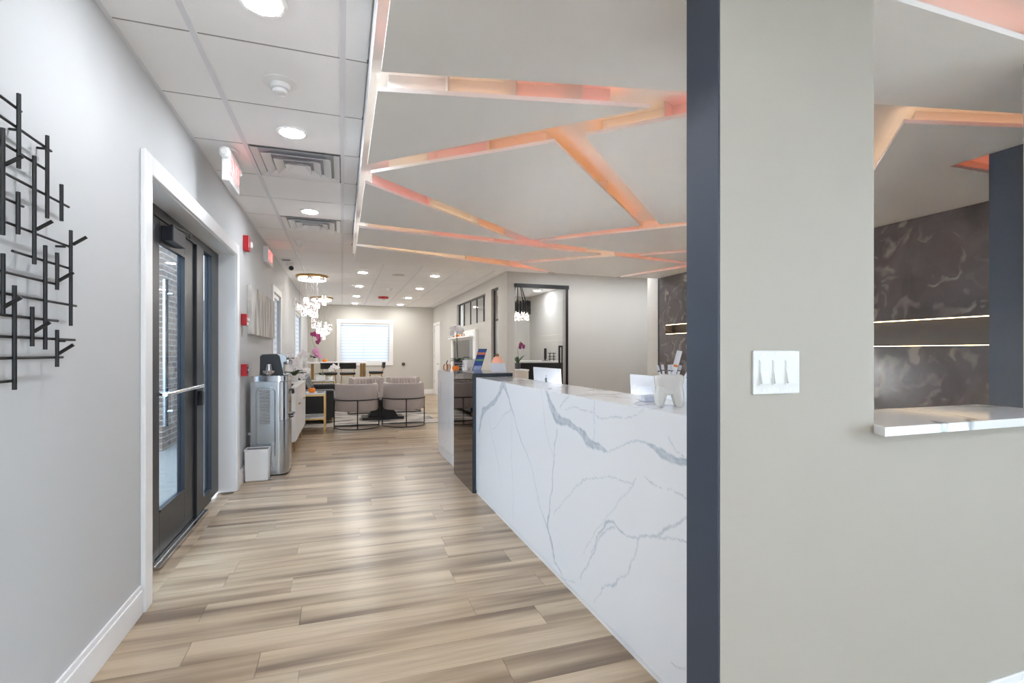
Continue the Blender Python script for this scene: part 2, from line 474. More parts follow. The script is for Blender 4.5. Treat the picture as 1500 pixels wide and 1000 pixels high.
# left wall with the entrance opening and two windows
DY0, DY1, DZ = 2.945, 5.095, 2.14
W1 = (7.70, 8.56, 0.92, 2.11)
W2 = (11.14, 12.72, 0.92, 2.13)
struct('wall_left', wall_y(MB(), -1.067, XL, -3.1, YB, 0, H+0.02, [(DY0, DY1, 0, DZ), W1, W2]), M_WALL)
WB = (-0.04, 1.33, 0.985, 2.11)
struct('wall_back', wall_x(MB(), YB, YB+0.15, -1.067, XR+0.12, 0, H+0.02, [WB]), M_WALLW)
DR = (14.22, 15.08, 0, 2.06)
TR = (9.41, 11.95, 1.86, 2.405)
SL = (8.55, 9.0, 0.35, 2.43)
struct('wall_right', wall_y(MB(), XR, XR+0.12, YO, YB, 0, H+0.02, [DR, TR, SL]), M_WALLW)
OF = (2.775, 3.72, 0.0, 2.42)
struct('wall_office_front', wall_x(MB(), YO, YO+0.12, XR+0.12, 7.2, 0, H+0.02, [OF]), M_WALLW)
struct('wall_office_side', MB().box(4.47, 4.59, YO+0.12, 11.8, 0, H+0.02), M_WALLW)
struct('wall_office_back', MB().box(XR+0.12, 4.59, 11.8, 11.92, 0, H+0.02), M_WALLW)
struct('wall_passage_end', MB().box(7.2, 7.3, 1.09, YO+0.12, 0, H+0.02), M_WALLW)
struct('wall_behind', wall_x(MB(), -3.2, -3.1, -1.067, 4.8, 0, H+0.02, [(-0.6, 0.3, 0.1, 2.5)]), M_WALL)
wf = sempty('window_6', 'unseen glazing added behind the camera to let daylight into the hall')  # added out of view so daylight reaches the hall
for a in (-0.6, -0.15):
    build('pane', MB().box(a+0.03, a+0.45, -3.155, -3.149, 0.13, 2.47), M_GLASS, wf)
    build('frame_post', MB().box(a-0.0, a+0.03, -3.18, -3.12, 0.1, 2.5), M_FRAME, wf)
struct('wall_foyer_side', wall_y(MB(), 4.7, 4.8, -3.1, 1.09, 0, H+0.02, [(-2.9, -0.6, 0.1, 2.5)]), M_WALL)
ws_ = sempty('window_7', 'unseen glazing added along the foyer to let in daylight')  # second glazed opening added out of view as a daylight source
for k in range(2):
    a = -2.9+1.15*k
    build('pane', MB().box(4.747, 4.753, a+0.03, a+1.12, 0.13, 2.47), M_GLASS, ws_)
    build('frame_post', MB().box(4.72, 4.78, a, a+0.03, 0.1, 2.5), M_FRAME, ws_)
# stub wall with light switches, low wall under the opening, wall beyond it
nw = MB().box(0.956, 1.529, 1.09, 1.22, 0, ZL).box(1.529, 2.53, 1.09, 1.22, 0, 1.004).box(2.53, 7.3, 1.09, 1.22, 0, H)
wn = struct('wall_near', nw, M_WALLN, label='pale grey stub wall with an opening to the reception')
build('end_panel', MB().box(0.950, 0.956, 1.092, 1.22, 0, ZL), M_NAVY, wn)['label'] = 'navy painted end of the wall'
struct('wall_pillar', MB().box(3.5, XM, 1.2205, 1.84, 0, ZL), M_NAVY, label='navy painted pier beside the dark marble wall')
# dark marble wall with two lit shelf slots
SA = (4.6, 6.36, 1.525, 1.665)
SB = (1.9, 3.9, 1.305, 1.53)
mw = struct('wall_marble', wall_y(MB(), XM, XM+0.14, 1.22, 6.53, 0, ZL, [SA, SB]), M_MARBLE, label='smoky dark marble feature wall with glowing shelf slots')
build('slot_back', MB().box(XM+0.13, XM+0.15, SA[0], SA[1], SA[2], SA[3]).box(XM+0.13, XM+0.15, SB[0], SB[1], SB[2], SB[3]), mat('slot_back', (60, 57, 57), 0.4), mw)
build('wall_end', MB().box(XM-0.004, XM+0.14, 6.545, 6.82, 0, H), M_WALLW, mw)
build('corner_strip', MB().box(XM-0.003, XM+0.05, 6.52, 6.545, 0, ZL), M_BLACK, mw)
M_WARM = emit('warm_led', (1.0, 0.70, 0.36), 5.0)
for s_ in (SA, SB):
    build('led_strip', MB().box(XM+0.012, XM+0.018, s_[0], s_[1], s_[3]-0.006, s_[3]-0.001), M_WARM, mw)
    build('led_strip', MB().box(XM+0.012, XM+0.018, s_[0], s_[1], s_[2]+0.001, s_[2]+0.005), M_WARM, mw)
struct('wall_marble_back', MB().box(XM+0.151, XM+0.17, 1.22, 6.82, 0, H), M_WALLW)

# suspended ceiling: base, tiles, tees
ce = sempty('ceiling', 'white suspended ceiling of square tiles in a metal grid')
build('ceiling_slab', MB().box(-1.07, 4.85, -3.2, 1.1, H+0.018, H+0.12).box(-1.07, 7.3, 1.1, YB+0.15, H+0.018, H+0.12), M_CEIL, ce)
XT = [XL, -0.607, 0.003, 0.613, 1.223, 1.833, 2.443, XR]
YT = [2.494+0.6108*k for k in range(-3, 21)]+[YB]
VENTS = [(1, 5), (1, 8)]
tile_cache = {}
def tile(x0, x1, yy0, yy1):
    g = 0.006
    build('ceiling_tile', MB().box(x0+g, x1-g, yy0+g, yy1-g, H+0.004, H+0.016), M_CEIL, ce)
for j in range(len(YT)-1):
    a, b = YT[j], YT[j+1]
    for i in range(len(XT)-1):
        x0, x1 = XT[i], XT[i+1]
        if (i, j) in VENTS: continue
        if a < 6.5:
            if i > 2: continue
            if i == 2: x1 = 0.119
        if a < 6.5 < b and i > 2: continue
        tile(x0, x1, a, b)
for i, x in enumerate(XT[1:-1]):
    y0 = YT[0] if i < 2 else 6.5
    build('ceiling_runner', MB().box(x-0.013, x+0.013, y0, YB, H-0.003, H+0.012), M_TEE, ce)
for j, yv in enumerate(YT[1:-1]):
    x1 = 0.119 if yv < 6.5 else XR
    build('cross_tee', MB().box(XL, x1, yv-0.007, yv+0.007, H+0.0055, H+0.0165), M_GAP, ce)
build('wall_angle', MB().box(XL, XL+0.016, -3.1, YB, H-0.002, H+0.016), M_TEE, ce)
build('wall_angle', MB().box(XR-0.016, XR, YO, YB, H-0.002, H+0.016), M_TEE, ce)
build('wall_angle', MB().box(XL, XR, YB-0.016, YB, H-0.002, H+0.016), M_TEE, ce)

# baseboards and casings
def board(name, mb):
    return struct(name, mb, M_TRIM, bevel=0.003)
bl = MB()
for a, b in ((-3.1, 2.84), (5.19, YB)):
    bl.box(XL, XL+0.014, a, b, 0, 0.115).box(XL, XL+0.009, a, b, 0.115, 0.14)
board('baseboard_left', bl)
bb = MB().box(XL, XR, YB-0.014, YB, 0, 0.115).box(XL, XR, YB-0.009, YB, 0.115, 0.14)
board('baseboard_back', bb)
board('baseboard_right', MB().box(XR-0.014, XR, YO, 14.12, 0, 0.14))
board('baseboard_near', MB().box(0.956, 4.7, 1.076, 1.09, 0, 0.115).box(0.956, 4.7, 1.081, 1.09, 0.115, 0.14))
t1 = sempty('trim_1', 'white casing and reveal around the glazed entrance door')
cw = 0.095
build('casing', MB().box(XL, XL+0.022, DY0-cw, DY0+0.003, 0, DZ+cw), M_TRIM, t1, bevel=0.004)
build('casing', MB().box(XL, XL+0.022, DY1-0.003, DY1+cw, 0, DZ+cw), M_TRIM, t1, bevel=0.004)
build('casing', MB().box(XL, XL+0.022, DY0+0.003, DY1-0.003, DZ-0.003, DZ+cw), M_TRIM, t1, bevel=0.004)
build('jamb', MB().box(-1.06, XL+0.004, DY1-0.012, DY1-0.0005, 0, DZ), M_TRIM, t1)
build('jamb', MB().box(-1.06, XL+0.004, DY0+0.0005, DY0+0.012, 0, DZ), M_TRIM, t1)
build('jamb_head', MB().box(-1.06, XL+0.004, DY0+0.012, DY1-0.012, DZ-0.012, DZ-0.0005), M_TRIM, t1)

# entrance door: storefront frame with two sidelights, glazed leaf
d1 = sempty('door_1', 'dark aluminium glazed entrance door with narrow sidelights')
XF0, XF1 = -1.10, -1.045
def fr(name, *b): return build(name, MB().box(*b), M_FRAME, d1, bevel=0.003)
fr('frame_post', XF0, XF1, DY0+0.013, DY0+0.07, 0.02, DZ-0.013)
fr('frame_post', XF0, XF1, 3.40, 3.47, 0.02, DZ-0.075)
fr('frame_post', XF0, XF1+0.012, 4.33, 4.53, 0.02, DZ-0.075)
fr('frame_post', XF0, XF1, 4.83, DY1-0.013, 0.02, DZ-0.013)
fr('frame_head', XF0, XF1, DY0+0.07, 4.83, DZ-0.075, DZ-0.013)
fr('frame_sill', XF0, XF1, 4.53, 4.83, 0.0, 0.10)
fr('frame_sill', XF0, XF1, DY0+0.07, 3.40, 0.0, 0.10)
for (a, b) in ((4.53, 4.83), (DY0+0.07, 3.40)):
    build('sidelight_pane', MB().box(-1.078, -1.068, a, b, 0.10, DZ-0.075), M_TINT, d1)
build('threshold', MB().box(-1.10, -1.0, 3.40, 4.53, 0.0, 0.014).box(-1.065, -1.025, 3.40, 4.53, 0.014, 0.02), M_STEEL, d1)
lf = build('door_leaf', MB().box(-1.095, -1.05, 3.475, 3.57, 0.025, 2.06).box(-1.095, -1.05, 4.08, 4.32, 0.025, 2.06)
           .box(-1.095, -1.05, 3.57, 4.08, 0.025, 0.28).box(-1.095, -1.05, 3.57, 4.08, 1.93, 2.06), M_FRAME, d1, bevel=0.003)
build('door_pane', MB().box(-1.078, -1.070, 3.57, 4.08, 0.28, 1.93), M_TINT, lf)
build('glazing_bead', MB().box(-1.05, -1.043, 3.57, 4.08, 0.28, 0.295).box(-1.05, -1.043, 4.065, 4.08, 0.295, 1.915).box(-1.05, -1.043, 3.57, 4.08, 1.915, 1.93), M_FRAME, lf)
pb = MB().tube([(-1.0, 3.50, 1.0), (-1.0, 4.36, 1.0)], 0.014, 10)
pb.tube([(-1.05, 3.53, 1.0), (-1.0, 3.53, 1.0)], 0.010, 8).tube([(-1.05, 4.30, 1.0), (-1.0, 4.30, 1.0)], 0.010, 8)
build('push_bar', pb, M_CHROME, d1, smooth=True)
build('lock_case', MB().box(-1.033, -1.005, 4.365, 4.42, 0.85, 0.96), M_BLACK, d1, bevel=0.004)
cl = build('door_closer', MB().box(-1.05, -0.985, 3.60, 3.86, 1.94, 2.03), M_FRAME, d1, bevel=0.004)
build('closer_arm', MB().tube([(-1.01, 3.66, 2.045), (-0.985, 3.95, 2.06), (-1.03, 4.14, 2.075)], 0.010, 8), M_BLACK, cl)
build('pull_handle', MB().tube([(-1.14, 4.0, 0.75), (-1.14, 4.0, 1.75)], 0.016, 10).tube([(-1.095, 4.0, 0.85), (-1.14, 4.0, 0.85)], 0.01, 8).tube([(-1.095, 4.0, 1.65), (-1.14, 4.0, 1.65)], 0.01, 8), M_STEEL, d1, smooth=True)

# windows
def window_y(name, x, y0, y1, z0, z1, inward):
    """window in a wall that runs along y, room on the +x side"""
    o = sempty(name)
    c = 0.09
    build('casing', MB().box(x, x+0.02, y0-c, y0, z0-c, z1+c).box(x, x+0.02, y1, y1+c, z0-c, z1+c).box(x, x+0.02, y0, y1, z1, z1+c).box(x, x+0.03, y0-0.02, y1+0.02, z0-0.03, z0), M_TRIM, o, bevel=0.003)
    build('sash', MB().box(x-0.13, x-0.09, y0, y0+0.05, z0, z1).box(x-0.13, x-0.09, y1-0.05, y1, z0, z1).box(x-0.13, x-0.09, y0+0.05, y1-0.05, z1-0.05, z1).box(x-0.13, x-0.09, y0+0.05, y1-0.05, z0, z0+0.05), M_TRIM, o)
    build('pane', MB().box(x-0.112, x-0.106, y0+0.05, y1-0.05, z0+0.05, z1-0.05), M_DIM, o)
    return o
window_y('window_1', XL, *W1, 1)['label'] = 'white cased window on the left wall beyond the painting'
window_y('window_2', XL, *W2, 1)['label'] = 'white cased window by the crystal chandeliers'
o = sempty('window_3', 'white cased window in the far wall of the lounge')
x0, x1, z0, z1 = WB; c = 0.11
build('casing', MB().box(x0-c, x0, YB-0.02, YB, z0-c, z1+c).box(x1, x1+c, YB-0.02, YB, z0-c, z1+c).box(x0, x1, YB-0.02, YB, z1, z1+c).box(x0, x1, YB-0.02, YB, z0-c, z0), M_TRIM, o, bevel=0.003)
build('sash', MB().box(x0, x0+0.05, YB+0.08, YB+0.12, z0, z1).box(x1-0.05, x1, YB+0.08, YB+0.12, z0, z1).box(x0+0.05, x1-0.05, YB+0.08, YB+0.12, z1-0.05, z1).box(x0+0.05, x1-0.05, YB+0.08, YB+0.12, z0, z0+0.05).box(0.62, 0.67, YB+0.08, YB+0.12, z0+0.05, z1-0.05), M_TRIM, o)
build('pane', MB().box(x0+0.05, 0.62, YB+0.097, YB+0.103, z0+0.05, z1-0.05), M_DIM, o)
build('pane', MB().box(0.67, x1-0.05, YB+0.097, YB+0.103, z0+0.05, z1-0.05), M_DIM, o)

# zebra blinds
def blind(label, along, fixed, a0, a1, z0, z1):
    mid = (a0+a1)/2
    t = thing('roller_blind', label, 'blind', (mid, fixed, z1) if along == 'x' else (fixed, mid, z1), 'white banded roller blinds')
    def bx(u0, u1, f0, f1, zz0, zz1): return MB().box(u0, u1, f0, f1, zz0, zz1) if along == 'x' else MB().box(f0, f1, u0, u1, zz0, zz1)
    build('headrail', bx(a0, a1, fixed-0.03, fixed+0.03, z1-0.06, z1), M_PLAST, t, bevel=0.006)
    n = 12; hh = (z1-0.06-z0-0.03)/n
    for k in range(n):
        za = z0+0.03+k*hh
        build('fabric_band', bx(a0+0.012, a1-0.012, fixed-0.004, fixed-0.001, za, za+hh*0.62), M_BLIND, t)
        build('sheer_band', bx(a0+0.012, a1-0.012, fixed-0.002, fixed+0.001, za+hh*0.62, za+hh), M_SHEER, t)
    build('bottom_rail', bx(a0+0.01, a1-0.01, fixed-0.01, fixed+0.01, z0+0.005, z0+0.03), M_PLAST, t, bevel=0.003)
blind('white zebra roller blind on the left half of far lounge window', 'x', YB+0.04, WB[0]+0.005, 0.643, WB[2], WB[3])
blind('white zebra roller blind beside it on the right half of far lounge window', 'x', YB+0.04, 0.647, WB[1]-0.005, WB[2], WB[3])
blind('white zebra roller blind in the window by the chandeliers', 'y', XL-0.04, W2[0]+0.005, W2[1]-0.005, W2[2], W2[3])
blind('white roller blind in the narrow window beyond the streaked painting', 'y', XL-0.04, W1[0]+0.005, W1[1]-0.005, W1[2], W1[3])

# far door in the lounge right wall
d2 = sempty('door_2', 'white flat interior door in the far corner of the lounge')
build('door_leaf', MB().box(XR+0.01, XR+0.05, DR[0]+0.004, DR[1]-0.004, 0.02, DR[3]-0.004), M_WHITE, d2)
build('casing', MB().box(XR-0.014, XR, DR[0]-0.08, DR[0], 0, DR[3]+0.08).box(XR-0.014, XR, DR[1], DR[1]+0.08, 0, DR[3]+0.08).box(XR-0.014, XR, DR[0], DR[1], DR[3], DR[3]+0.08), M_TRIM, d2)
for z in (0.35, 1.1, 1.85):
    build('hinge', MB().box(XR-0.003, XR+0.012, DR[1]-0.015, DR[1]+0.008, z, z+0.1), M_STEEL, d2)
build('door_lever', MB().tube([(XR+0.01, DR[0]+0.07, 0.93), (XR-0.05, DR[0]+0.07, 0.93), (XR-0.05, DR[0]+0.17, 0.93)], 0.010, 8), M_STEEL, d2, smooth=True)

# office glazing
w4 = sempty('window_4', 'black framed transom window above the white mantel panel')
fx0, fx1 = XR+0.05, XR+0.075
build('frame', MB().box(fx0, fx1, TR[0], TR[1], TR[3]-0.025, TR[3]).box(fx0, fx1, TR[0], TR[1], TR[2], TR[2]+0.012).box(fx0, fx1, TR[1]-0.03, TR[1], TR[2]+0.012, TR[3]-0.025), M_BLACK, w4)
ms = [TR[0], 9.728, 10.277, 10.822, 11.422, TR[1]-0.03]
for k, yv in enumerate(ms[1:-1]): build('mullion', MB().box(fx0, fx1, yv-0.012, yv+0.012, TR[2]+0.012, TR[3]-0.025), M_BLACK, w4)
for a, b in zip(ms, ms[1:]): build('pane', MB().box(fx0+0.009, fx0+0.015, a+0.012, b-0.012, TR[2]+0.012, TR[3]-0.025), M_GLASS, w4)
w5 = sempty('window_5', 'tall narrow black framed window beside the wall corner')
build('frame', MB().box(fx0, fx1, SL[1]-0.03, SL[1], SL[2], SL[3]).box(fx0, fx1, SL[0], SL[1]-0.03, SL[3]-0.03, SL[3]), M_BLACK, w5)
zz = [SL[2], 1.215, 1.853, SL[3]-0.03]
for z in zz[1:3]: build('mullion', MB().box(fx0, fx1, SL[0], SL[1]-0.03, z-0.012, z+0.012), M_BLACK, w5)
for a, b in zip(zz, zz[1:]): build('pane', MB().box(fx0+0.009, fx0+0.015, SL[0], SL[1]-0.03, a+0.012, b-0.012), M_GLASS, w5)
d3 = sempty('door_3', 'glass sliding office door hung from a black track')
build('door_track', MB().box(OF[0]-0.01, OF[1]+0.05, YO-0.03, YO-0.001, 2.36, 2.425), M_BLACK, d3)
build('door_pane', MB().box(OF[0]+0.02, OF[1]+0.01, YO-0.022, YO-0.012, 0.02, 2.36), M_GLASS, d3)
build('door_stile', MB().box(OF[1]-0.005, OF[1]+0.035, YO-0.03, YO-0.004, 0.0, 2.36), M_BLACK, d3)
build('pull_handle', MB().box(3.555, 3.585, YO-0.07, YO-0.05, 0.75, 1.375).box(3.61, 3.63, YO-0.07, YO-0.05, 0.75, 1.375).box(3.585, 3.61, YO-0.07, YO-0.05, 1.345, 1.375).box(3.565, 3.58, YO-0.05, YO-0.022, 1.2, 1.215), M_BLACK, d3)

# ================================================================ angular ceiling cloud
cloud = thing('ceiling_cloud', 'angular white ceiling cloud with coral and orange light in its gaps', 'ceiling cloud', (2.3, 3.9, ZL))
build('lid', MB().box(0.12, XM, 0.0, 6.5, ZL, ZL+0.02), M_LID, cloud)
build('fascia', MB().box(0.12, 0.135, 0.0, 6.5, ZL+0.0201, H+0.015).box(0.135, XM, 6.485, 6.5, ZL+0.0201, H+0.015), mat('soffit_paint', (206, 207, 209), 0.6), cloud)
PAN = [
 [(0.145, 1.24), (1.55, 1.24), (1.55, 1.13), (3.49, 1.12), (3.49, 1.38), (0.15, 2.08)],
 [(0.145, 2.24), (1.35, 1.99), (0.145, 3.13)],
 [(0.17, 3.28), (1.08, 2.48), (2.52, 3.86), (1.8, 4.68)],
 [(1.2, 2.36), (1.77, 1.8), (2.28, 1.78), (3.3, 2.8), (3.15, 3.33), (2.65, 3.77)],
 [(2.62, 1.72), (3.49, 1.5), (3.49, 2.03), (4.56, 2.03), (4.56, 3.66)],
 [(1.91, 4.75), (3.3, 3.33), (3.95, 4.3), (3.12, 5.0)],
 [(3.26, 5.06), (4.1, 4.36), (4.56, 4.6), (4.56, 5.3), (4.09, 5.23)],
 [(3.45, 3.05), (3.7, 3.0), (4.56, 3.86), (4.56, 4.42), (4.1, 4.2)],
 [(0.145, 3.48), (1.68, 4.79), (0.145, 4.55)],
 [(0.145, 4.74), (2.84, 5.17), (2.04, 5.85), (0.145, 5.45)],
 [(0.145, 5.55), (2.75, 6.51), (2.76, 6.62), (0.145, 6.59)],
 [(2.12, 5.98), (3.05, 5.19), (4.19, 5.35), (3.86, 6.59), (2.88, 6.55)],
 [(3.95, 6.6), (4.32, 5.52), (4.56, 5.52), (4.56, 6.52)],
]
LEDC = {'w': (1.0, 0.86, 0.78), 'c': (1.0, 0.64, 0.36), 's': (1.0, 0.25, 0.12), 'p': (1.0, 0.20, 0.16), 'o': (1.0, 0.34, 0.07)}
M_LED = {k: emit('led_'+n, v, LED) for (k, v), n in zip(LEDC.items(), ('soft_white', 'cream', 'salmon', 'coral', 'orange'))}
# colour sequence along every edge of every panel (edge k runs from vertex k to vertex k+1)
SEQ = {0: ['s', 's', 's', 's', 'ps', 'psccw'][:5]+['psccw'], 1: ['wcsp', 'osc', 'w'], 2: ['cpo', 'oo', 'ss', 'ocp'], 3: ['cp', 'p', 'o', 'o', 's', 'oo'],
       4: ['c', 's', 's', 's', 'oc'], 5: ['so', 'o', 's', 'co'], 6: ['s', 'p', 'p', 's', 's'], 7: ['s']*5, 8: ['pco', 'op', 'w'],
       9: ['cpps', 's', 'pcc', 'w'], 10: ['ccos', 's', 's', 'w'], 11: ['sc', 'sp', 's', 's', 's'], 12: ['p']*4}
def inset(poly, d):
    n = len(poly)
    area = sum(poly[i][0]*poly[(i+1) % n][1]-poly[(i+1) % n][0]*poly[i][1] for i in range(n))
    sg = 1 if area > 0 else -1
    lines = []
    for i in range(n):
        (ax, ay), (bx, by) = poly[i], poly[(i+1) % n]
        l = math.hypot(bx-ax, by-ay); nx, ny = -(by-ay)/l*sg, (bx-ax)/l*sg
        lines.append((ax+nx*d, ay+ny*d, (bx-ax)/l, (by-ay)/l))
    out = []
    for i in range(n):
        x1, y1, dx1, dy1 = lines[i-1]; x2, y2, dx2, dy2 = lines[i]
        den = dx1*dy2-dy1*dx2
        t = ((x2-x1)*dy2-(y2-y1)*dx2)/den
        out.append((x1+dx1*t, y1+dy1*t))
    return out
for k, P in enumerate(PAN):
    pn = build('ceiling_panel', MB().prism(P, ZC, ZC+0.02), M_WHITE, cloud)
    ins = 0.075 if k not in (1, 8, 10) else 0.05
    Q = inset(P, ins); R_ = inset(P, 0.03)
    rz = MB()
    n = len(P)
    rz.prism(Q, ZC+0.0201, ZL-0.0005)
    for i in range(n):
        a, b = Vector(R_[i]), Vector(R_[(i+1) % n]); qa, qb = Vector(Q[i]), Vector(Q[(i+1) % n])
        pa, pb_ = Vector(P[i]), Vector(P[(i+1) % n])
        if (b-a).dot(pb_-pa) <= 0: continue
        seq = SEQ[k][i]; m = len(seq)
        for q, ch in enumerate(seq):
            u0, u1 = q/m, (q+1)/m
            s0 = a+(b-a)*(u0+0.004); s1 = a+(b-a)*(u1-0.004)
            dirn = (s1-s0).normalized(); nr = Vector((-dirn.y, dirn.x))*0.005
            quad = [s0-nr, s1-nr, s1+nr, s0+nr]
            build('led_strip', MB().prism([(p.x, p.y) for p in quad], ZC+0.0205, ZC+0.0245), M_LED[ch], pn)
            if q:
                e = pa+(pb_-pa)*u0; c_ = qa+(qb-qa)*u0; dd = (pb_-pa).normalized()*0.004
                e = e+(c_-e)*0.12
                rz.prism([(p.x, p.y) for p in (e-dd, e+dd, c_+dd, c_-dd)], ZC+0.0201, ZL-0.0005)
    build('hanger_frame', rz, M_LID, pn)

# ================================================================ RECEPTION COUNTER
VEINS= [[(4.22, 0.57, 0.0104), (4.12, 0.74, 0.0204), (3.9, 0.82, 0.0121), (3.69, 0.92, 0.0162), (3.54, 1.02, 0.0289)], [(3.54, 1.02, 0.0178), (3.46, 0.97, 0.0087), (3.33, 0.85, 0.0053), (3.23, 0.74, 0.0041), (3.0, 0.56, 0.0029), (2.87, 0.42, 0.0028), (2.75, 0.29, 0.0036), (2.66, 0.18, 0.006), (2.59, 0.07, 0.0042), (2.47, 0.05, 0.0024), (2.31, 0.08, 0.0015)], [(2.75, 1.03, 0.0053), (2.66, 0.98, 0.0121), (2.57, 0.91, 0.0218), (2.47, 0.88, 0.0178), (2.33, 0.86, 0.0092), (2.23, 0.83, 0.0163), (2.13, 0.82, 0.0143), (2.07, 0.82, 0.0097), (1.99, 0.82, 0.002), (1.86, 0.85, 0.0025), (1.71, 0.89, 0.0024), (1.67, 0.89, 0.0046), (1.61, 0.87, 0.0102), (1.54, 0.88, 0.0087), (1.45, 0.88, 0.0114), (1.36, 0.89, 0.0099)], [(2.55, 0.84, 0.0042), (2.59, 0.75, 0.0034), (2.62, 0.62, 0.0034), (2.62, 0.48, 0.0051), (2.66, 0.32, 0.0043), (2.69, 0.24, 0.007), (2.66, 0.15, 0.0052), (2.59, 0.07, 0.0034)], [(2.8, 1.02, 0.0018), (2.73, 0.86, 0.0018), (2.64, 0.69, 0.0017), (2.62, 0.62, 0.0017)], [(2.13, 1.03, 0.0021), (2.13, 0.94, 0.0021), (2.14, 0.85, 0.0014)], [(2.44, 0.95, 0.0016), (2.29, 0.96, 0.0015), (2.13, 0.96, 0.0014), (1.99, 0.97, 0.0013), (1.76, 0.99, 0.0012), (1.71, 1.01, 0.0006)], [(2.4, 1.03, 0.0024), (2.51, 0.96, 0.0025)], [(3.9, 0.74, 0.0024), (3.81, 0.54, 0.0024), (3.61, 0.35, 0.0023), (3.6, 0.24, 0.0011)], [(3.36, 0.89, 0.0021), (3.33, 0.41, 0.0021), (3.3, 0.04, 0.001)], [(3.36, 0.85, 0.0021), (3.54, 0.76, 0.0022), (3.81, 0.65, 0.0012)], [(2.26, 0.12, 0.0037), (2.13, 0.29, 0.0036), (2.1, 0.36, 0.0028), (2.02, 0.44, 0.0034), (1.94, 0.47, 0.0026)], [(2.15, 0.29, 0.0029), (2.1, 0.39, 0.0042), (2.02, 0.48, 0.0054), (1.96, 0.49, 0.004), (1.93, 0.48, 0.0033), (1.84, 0.48, 0.0025), (1.75, 0.5, 0.003), (1.65, 0.56, 0.0029), (1.61, 0.58, 0.004), (1.55, 0.63, 0.0044), (1.45, 0.69, 0.0026), (1.36, 0.73, 0.002)], [(1.61, 0.57, 0.0028), (1.54, 0.59, 0.0022), (1.45, 0.59, 0.0031), (1.36, 0.61, 0.0025)], [(1.75, 0.5, 0.0024), (1.77, 0.41, 0.0024), (1.84, 0.31, 0.0019), (1.94, 0.22, 0.0026), (2.04, 0.15, 0.0021), (2.12, 0.05, 0.0014)], [(2.24, 0.27, 0.0007), (2.13, 0.41, 0.0007), (1.94, 0.57, 0.0007), (1.82, 0.67, 0.0006), (1.78, 0.7, 0.0012), (1.76, 0.73, 0.0018)], [(2.59, 0.34, 0.0008), (2.23, 0.62, 0.0007), (2.1, 0.68, 0.0011), (1.89, 0.7, 0.0006), (1.78, 0.7, 0.0012)], [(1.71, 0.75, 0.0006), (1.54, 0.76, 0.0005), (1.45, 0.76, 0.0005)], [(1.54, 0.94, 0.0005), (1.49, 0.91, 0.0011), (1.45, 0.9, 0.001)], [(1.54, 0.12, 0.0005), (1.49, 0.12, 0.0021), (1.45, 0.14, 0.001)]]
def vein_grid(x, y0, y1, z0, z1, step, veins, thick):
    ny = int(round((y1-y0)/step)); nz = int(round((z1-z0)/step))
    ys = np.linspace(y0, y1, ny+1); zs = np.linspace(z0, z1, nz+1)
    Yg, Zg = np.meshgrid(ys, zs)
    wy = Yg+0.012*np.sin(13*Zg+7*Yg)+0.006*np.sin(37*Zg-23*Yg)+0.002*np.sin(131*Zg+83*Yg)
    wz = Zg+0.012*np.sin(11*Yg+5*Zg)+0.006*np.sin(31*Yg+27*Zg)+0.002*np.sin(117*Yg-91*Zg)
    val = np.zeros_like(Yg)
    for vn in veins:
        for (ya, za, wa), (yb, zb, wb) in zip(vn, vn[1:]):
            dy, dz = yb-ya, zb-za; L2 = dy*dy+dz*dz+1e-9
            t = np.clip(((wy-ya)*dy+(wz-za)*dz)/L2, 0, 1)
            d = np.hypot(wy-ya-t*dy, wz-za-t*dz)
            hw = np.maximum((wa+(wb-wa)*t)*1.25, 0.0022)
            amp = np.clip(0.35+hw*60, 0, 0.95)
            edge = np.clip(1.35-d/hw, 0, 1)
            core = np.where(hw > 0.008, 0.62+0.38*np.clip(d/hw, 0, 1), 1.0)
            val = np.maximum(val, np.clip(edge*1.8, 0, 1)*amp*core)
    verts = [(x, float(a), float(b)) for a, b in zip(Yg.ravel(), Zg.ravel())]
    W = ny+1
    faces = [(j*W+i, (j+1)*W+i, (j+1)*W+i+1, j*W+i+1) for j in range(nz) for i in range(ny)]
    nf = len(verts)
    verts += [(x+thick, y0, z0), (x+thick, y1, z0), (x+thick, y0, z1), (x+thick, y1, z1)]
    bl, br, tl, tr = 0, ny, nz*W, nz*W+ny
    faces += [(nf, nf+2, nf+3, nf+1), tuple([nf]+[j*W for j in range(nz+1)]+[nf+2])[::-1], tuple([nf+1, nf+3]+[j*W+ny for j in range(nz, -1, -1)])[::-1],
              tuple([nf+2]+[tl+i for i in range(ny+1)]+[nf+3])[::-1], tuple([nf, nf+1]+[i for i in range(ny, -1, -1)])[::-1]]
    return verts, faces, np.concatenate([val.ravel(), np.zeros(4)])
def vein_panel(name, parent, x, y0, y1, z0, z1, step, veins, thick):
    v, f, val = vein_grid(x, y0, y1, z0, z1, step, veins, thick)
    off = WL[parent.name]
    me = bpy.data.meshes.new(name)
    me.from_pydata([(a-off.x, b-off.y, c-off.z) for a, b, c in v], [], f)
    at = me.attributes.new('vein', 'FLOAT', 'POINT'); at.data.foreach_set('value', val.astype(np.float32))
    me.materials.append(M_QZ)
    o = bpy.data.objects.new(name, me); C.objects.link(o); o.parent = parent; WL[name] = off.copy()
    return o
ct = thing('reception_counter', 'long white quartz reception counter with blue-grey veins', 'counter', (1.3, 2.8, 0))
vein_panel('front_panel', ct, 1.13, 1.222, 4.33, 0.03, 1.03, 0.0058, VEINS, 0.02)
build('ledge_top', MB().box(1.1505, 1.47, 1.222, 4.325, 1.0, 1.03), M_QZ2, ct)
build('base_strip', MB().box(1.136, 1.15, 1.222, 4.33, 0, 0.03), M_TRIM, ct)
build('carcass', MB().box(1.151, 1.42, 1.222, 4.33, 0, 0.999), M_WHITE, ct)
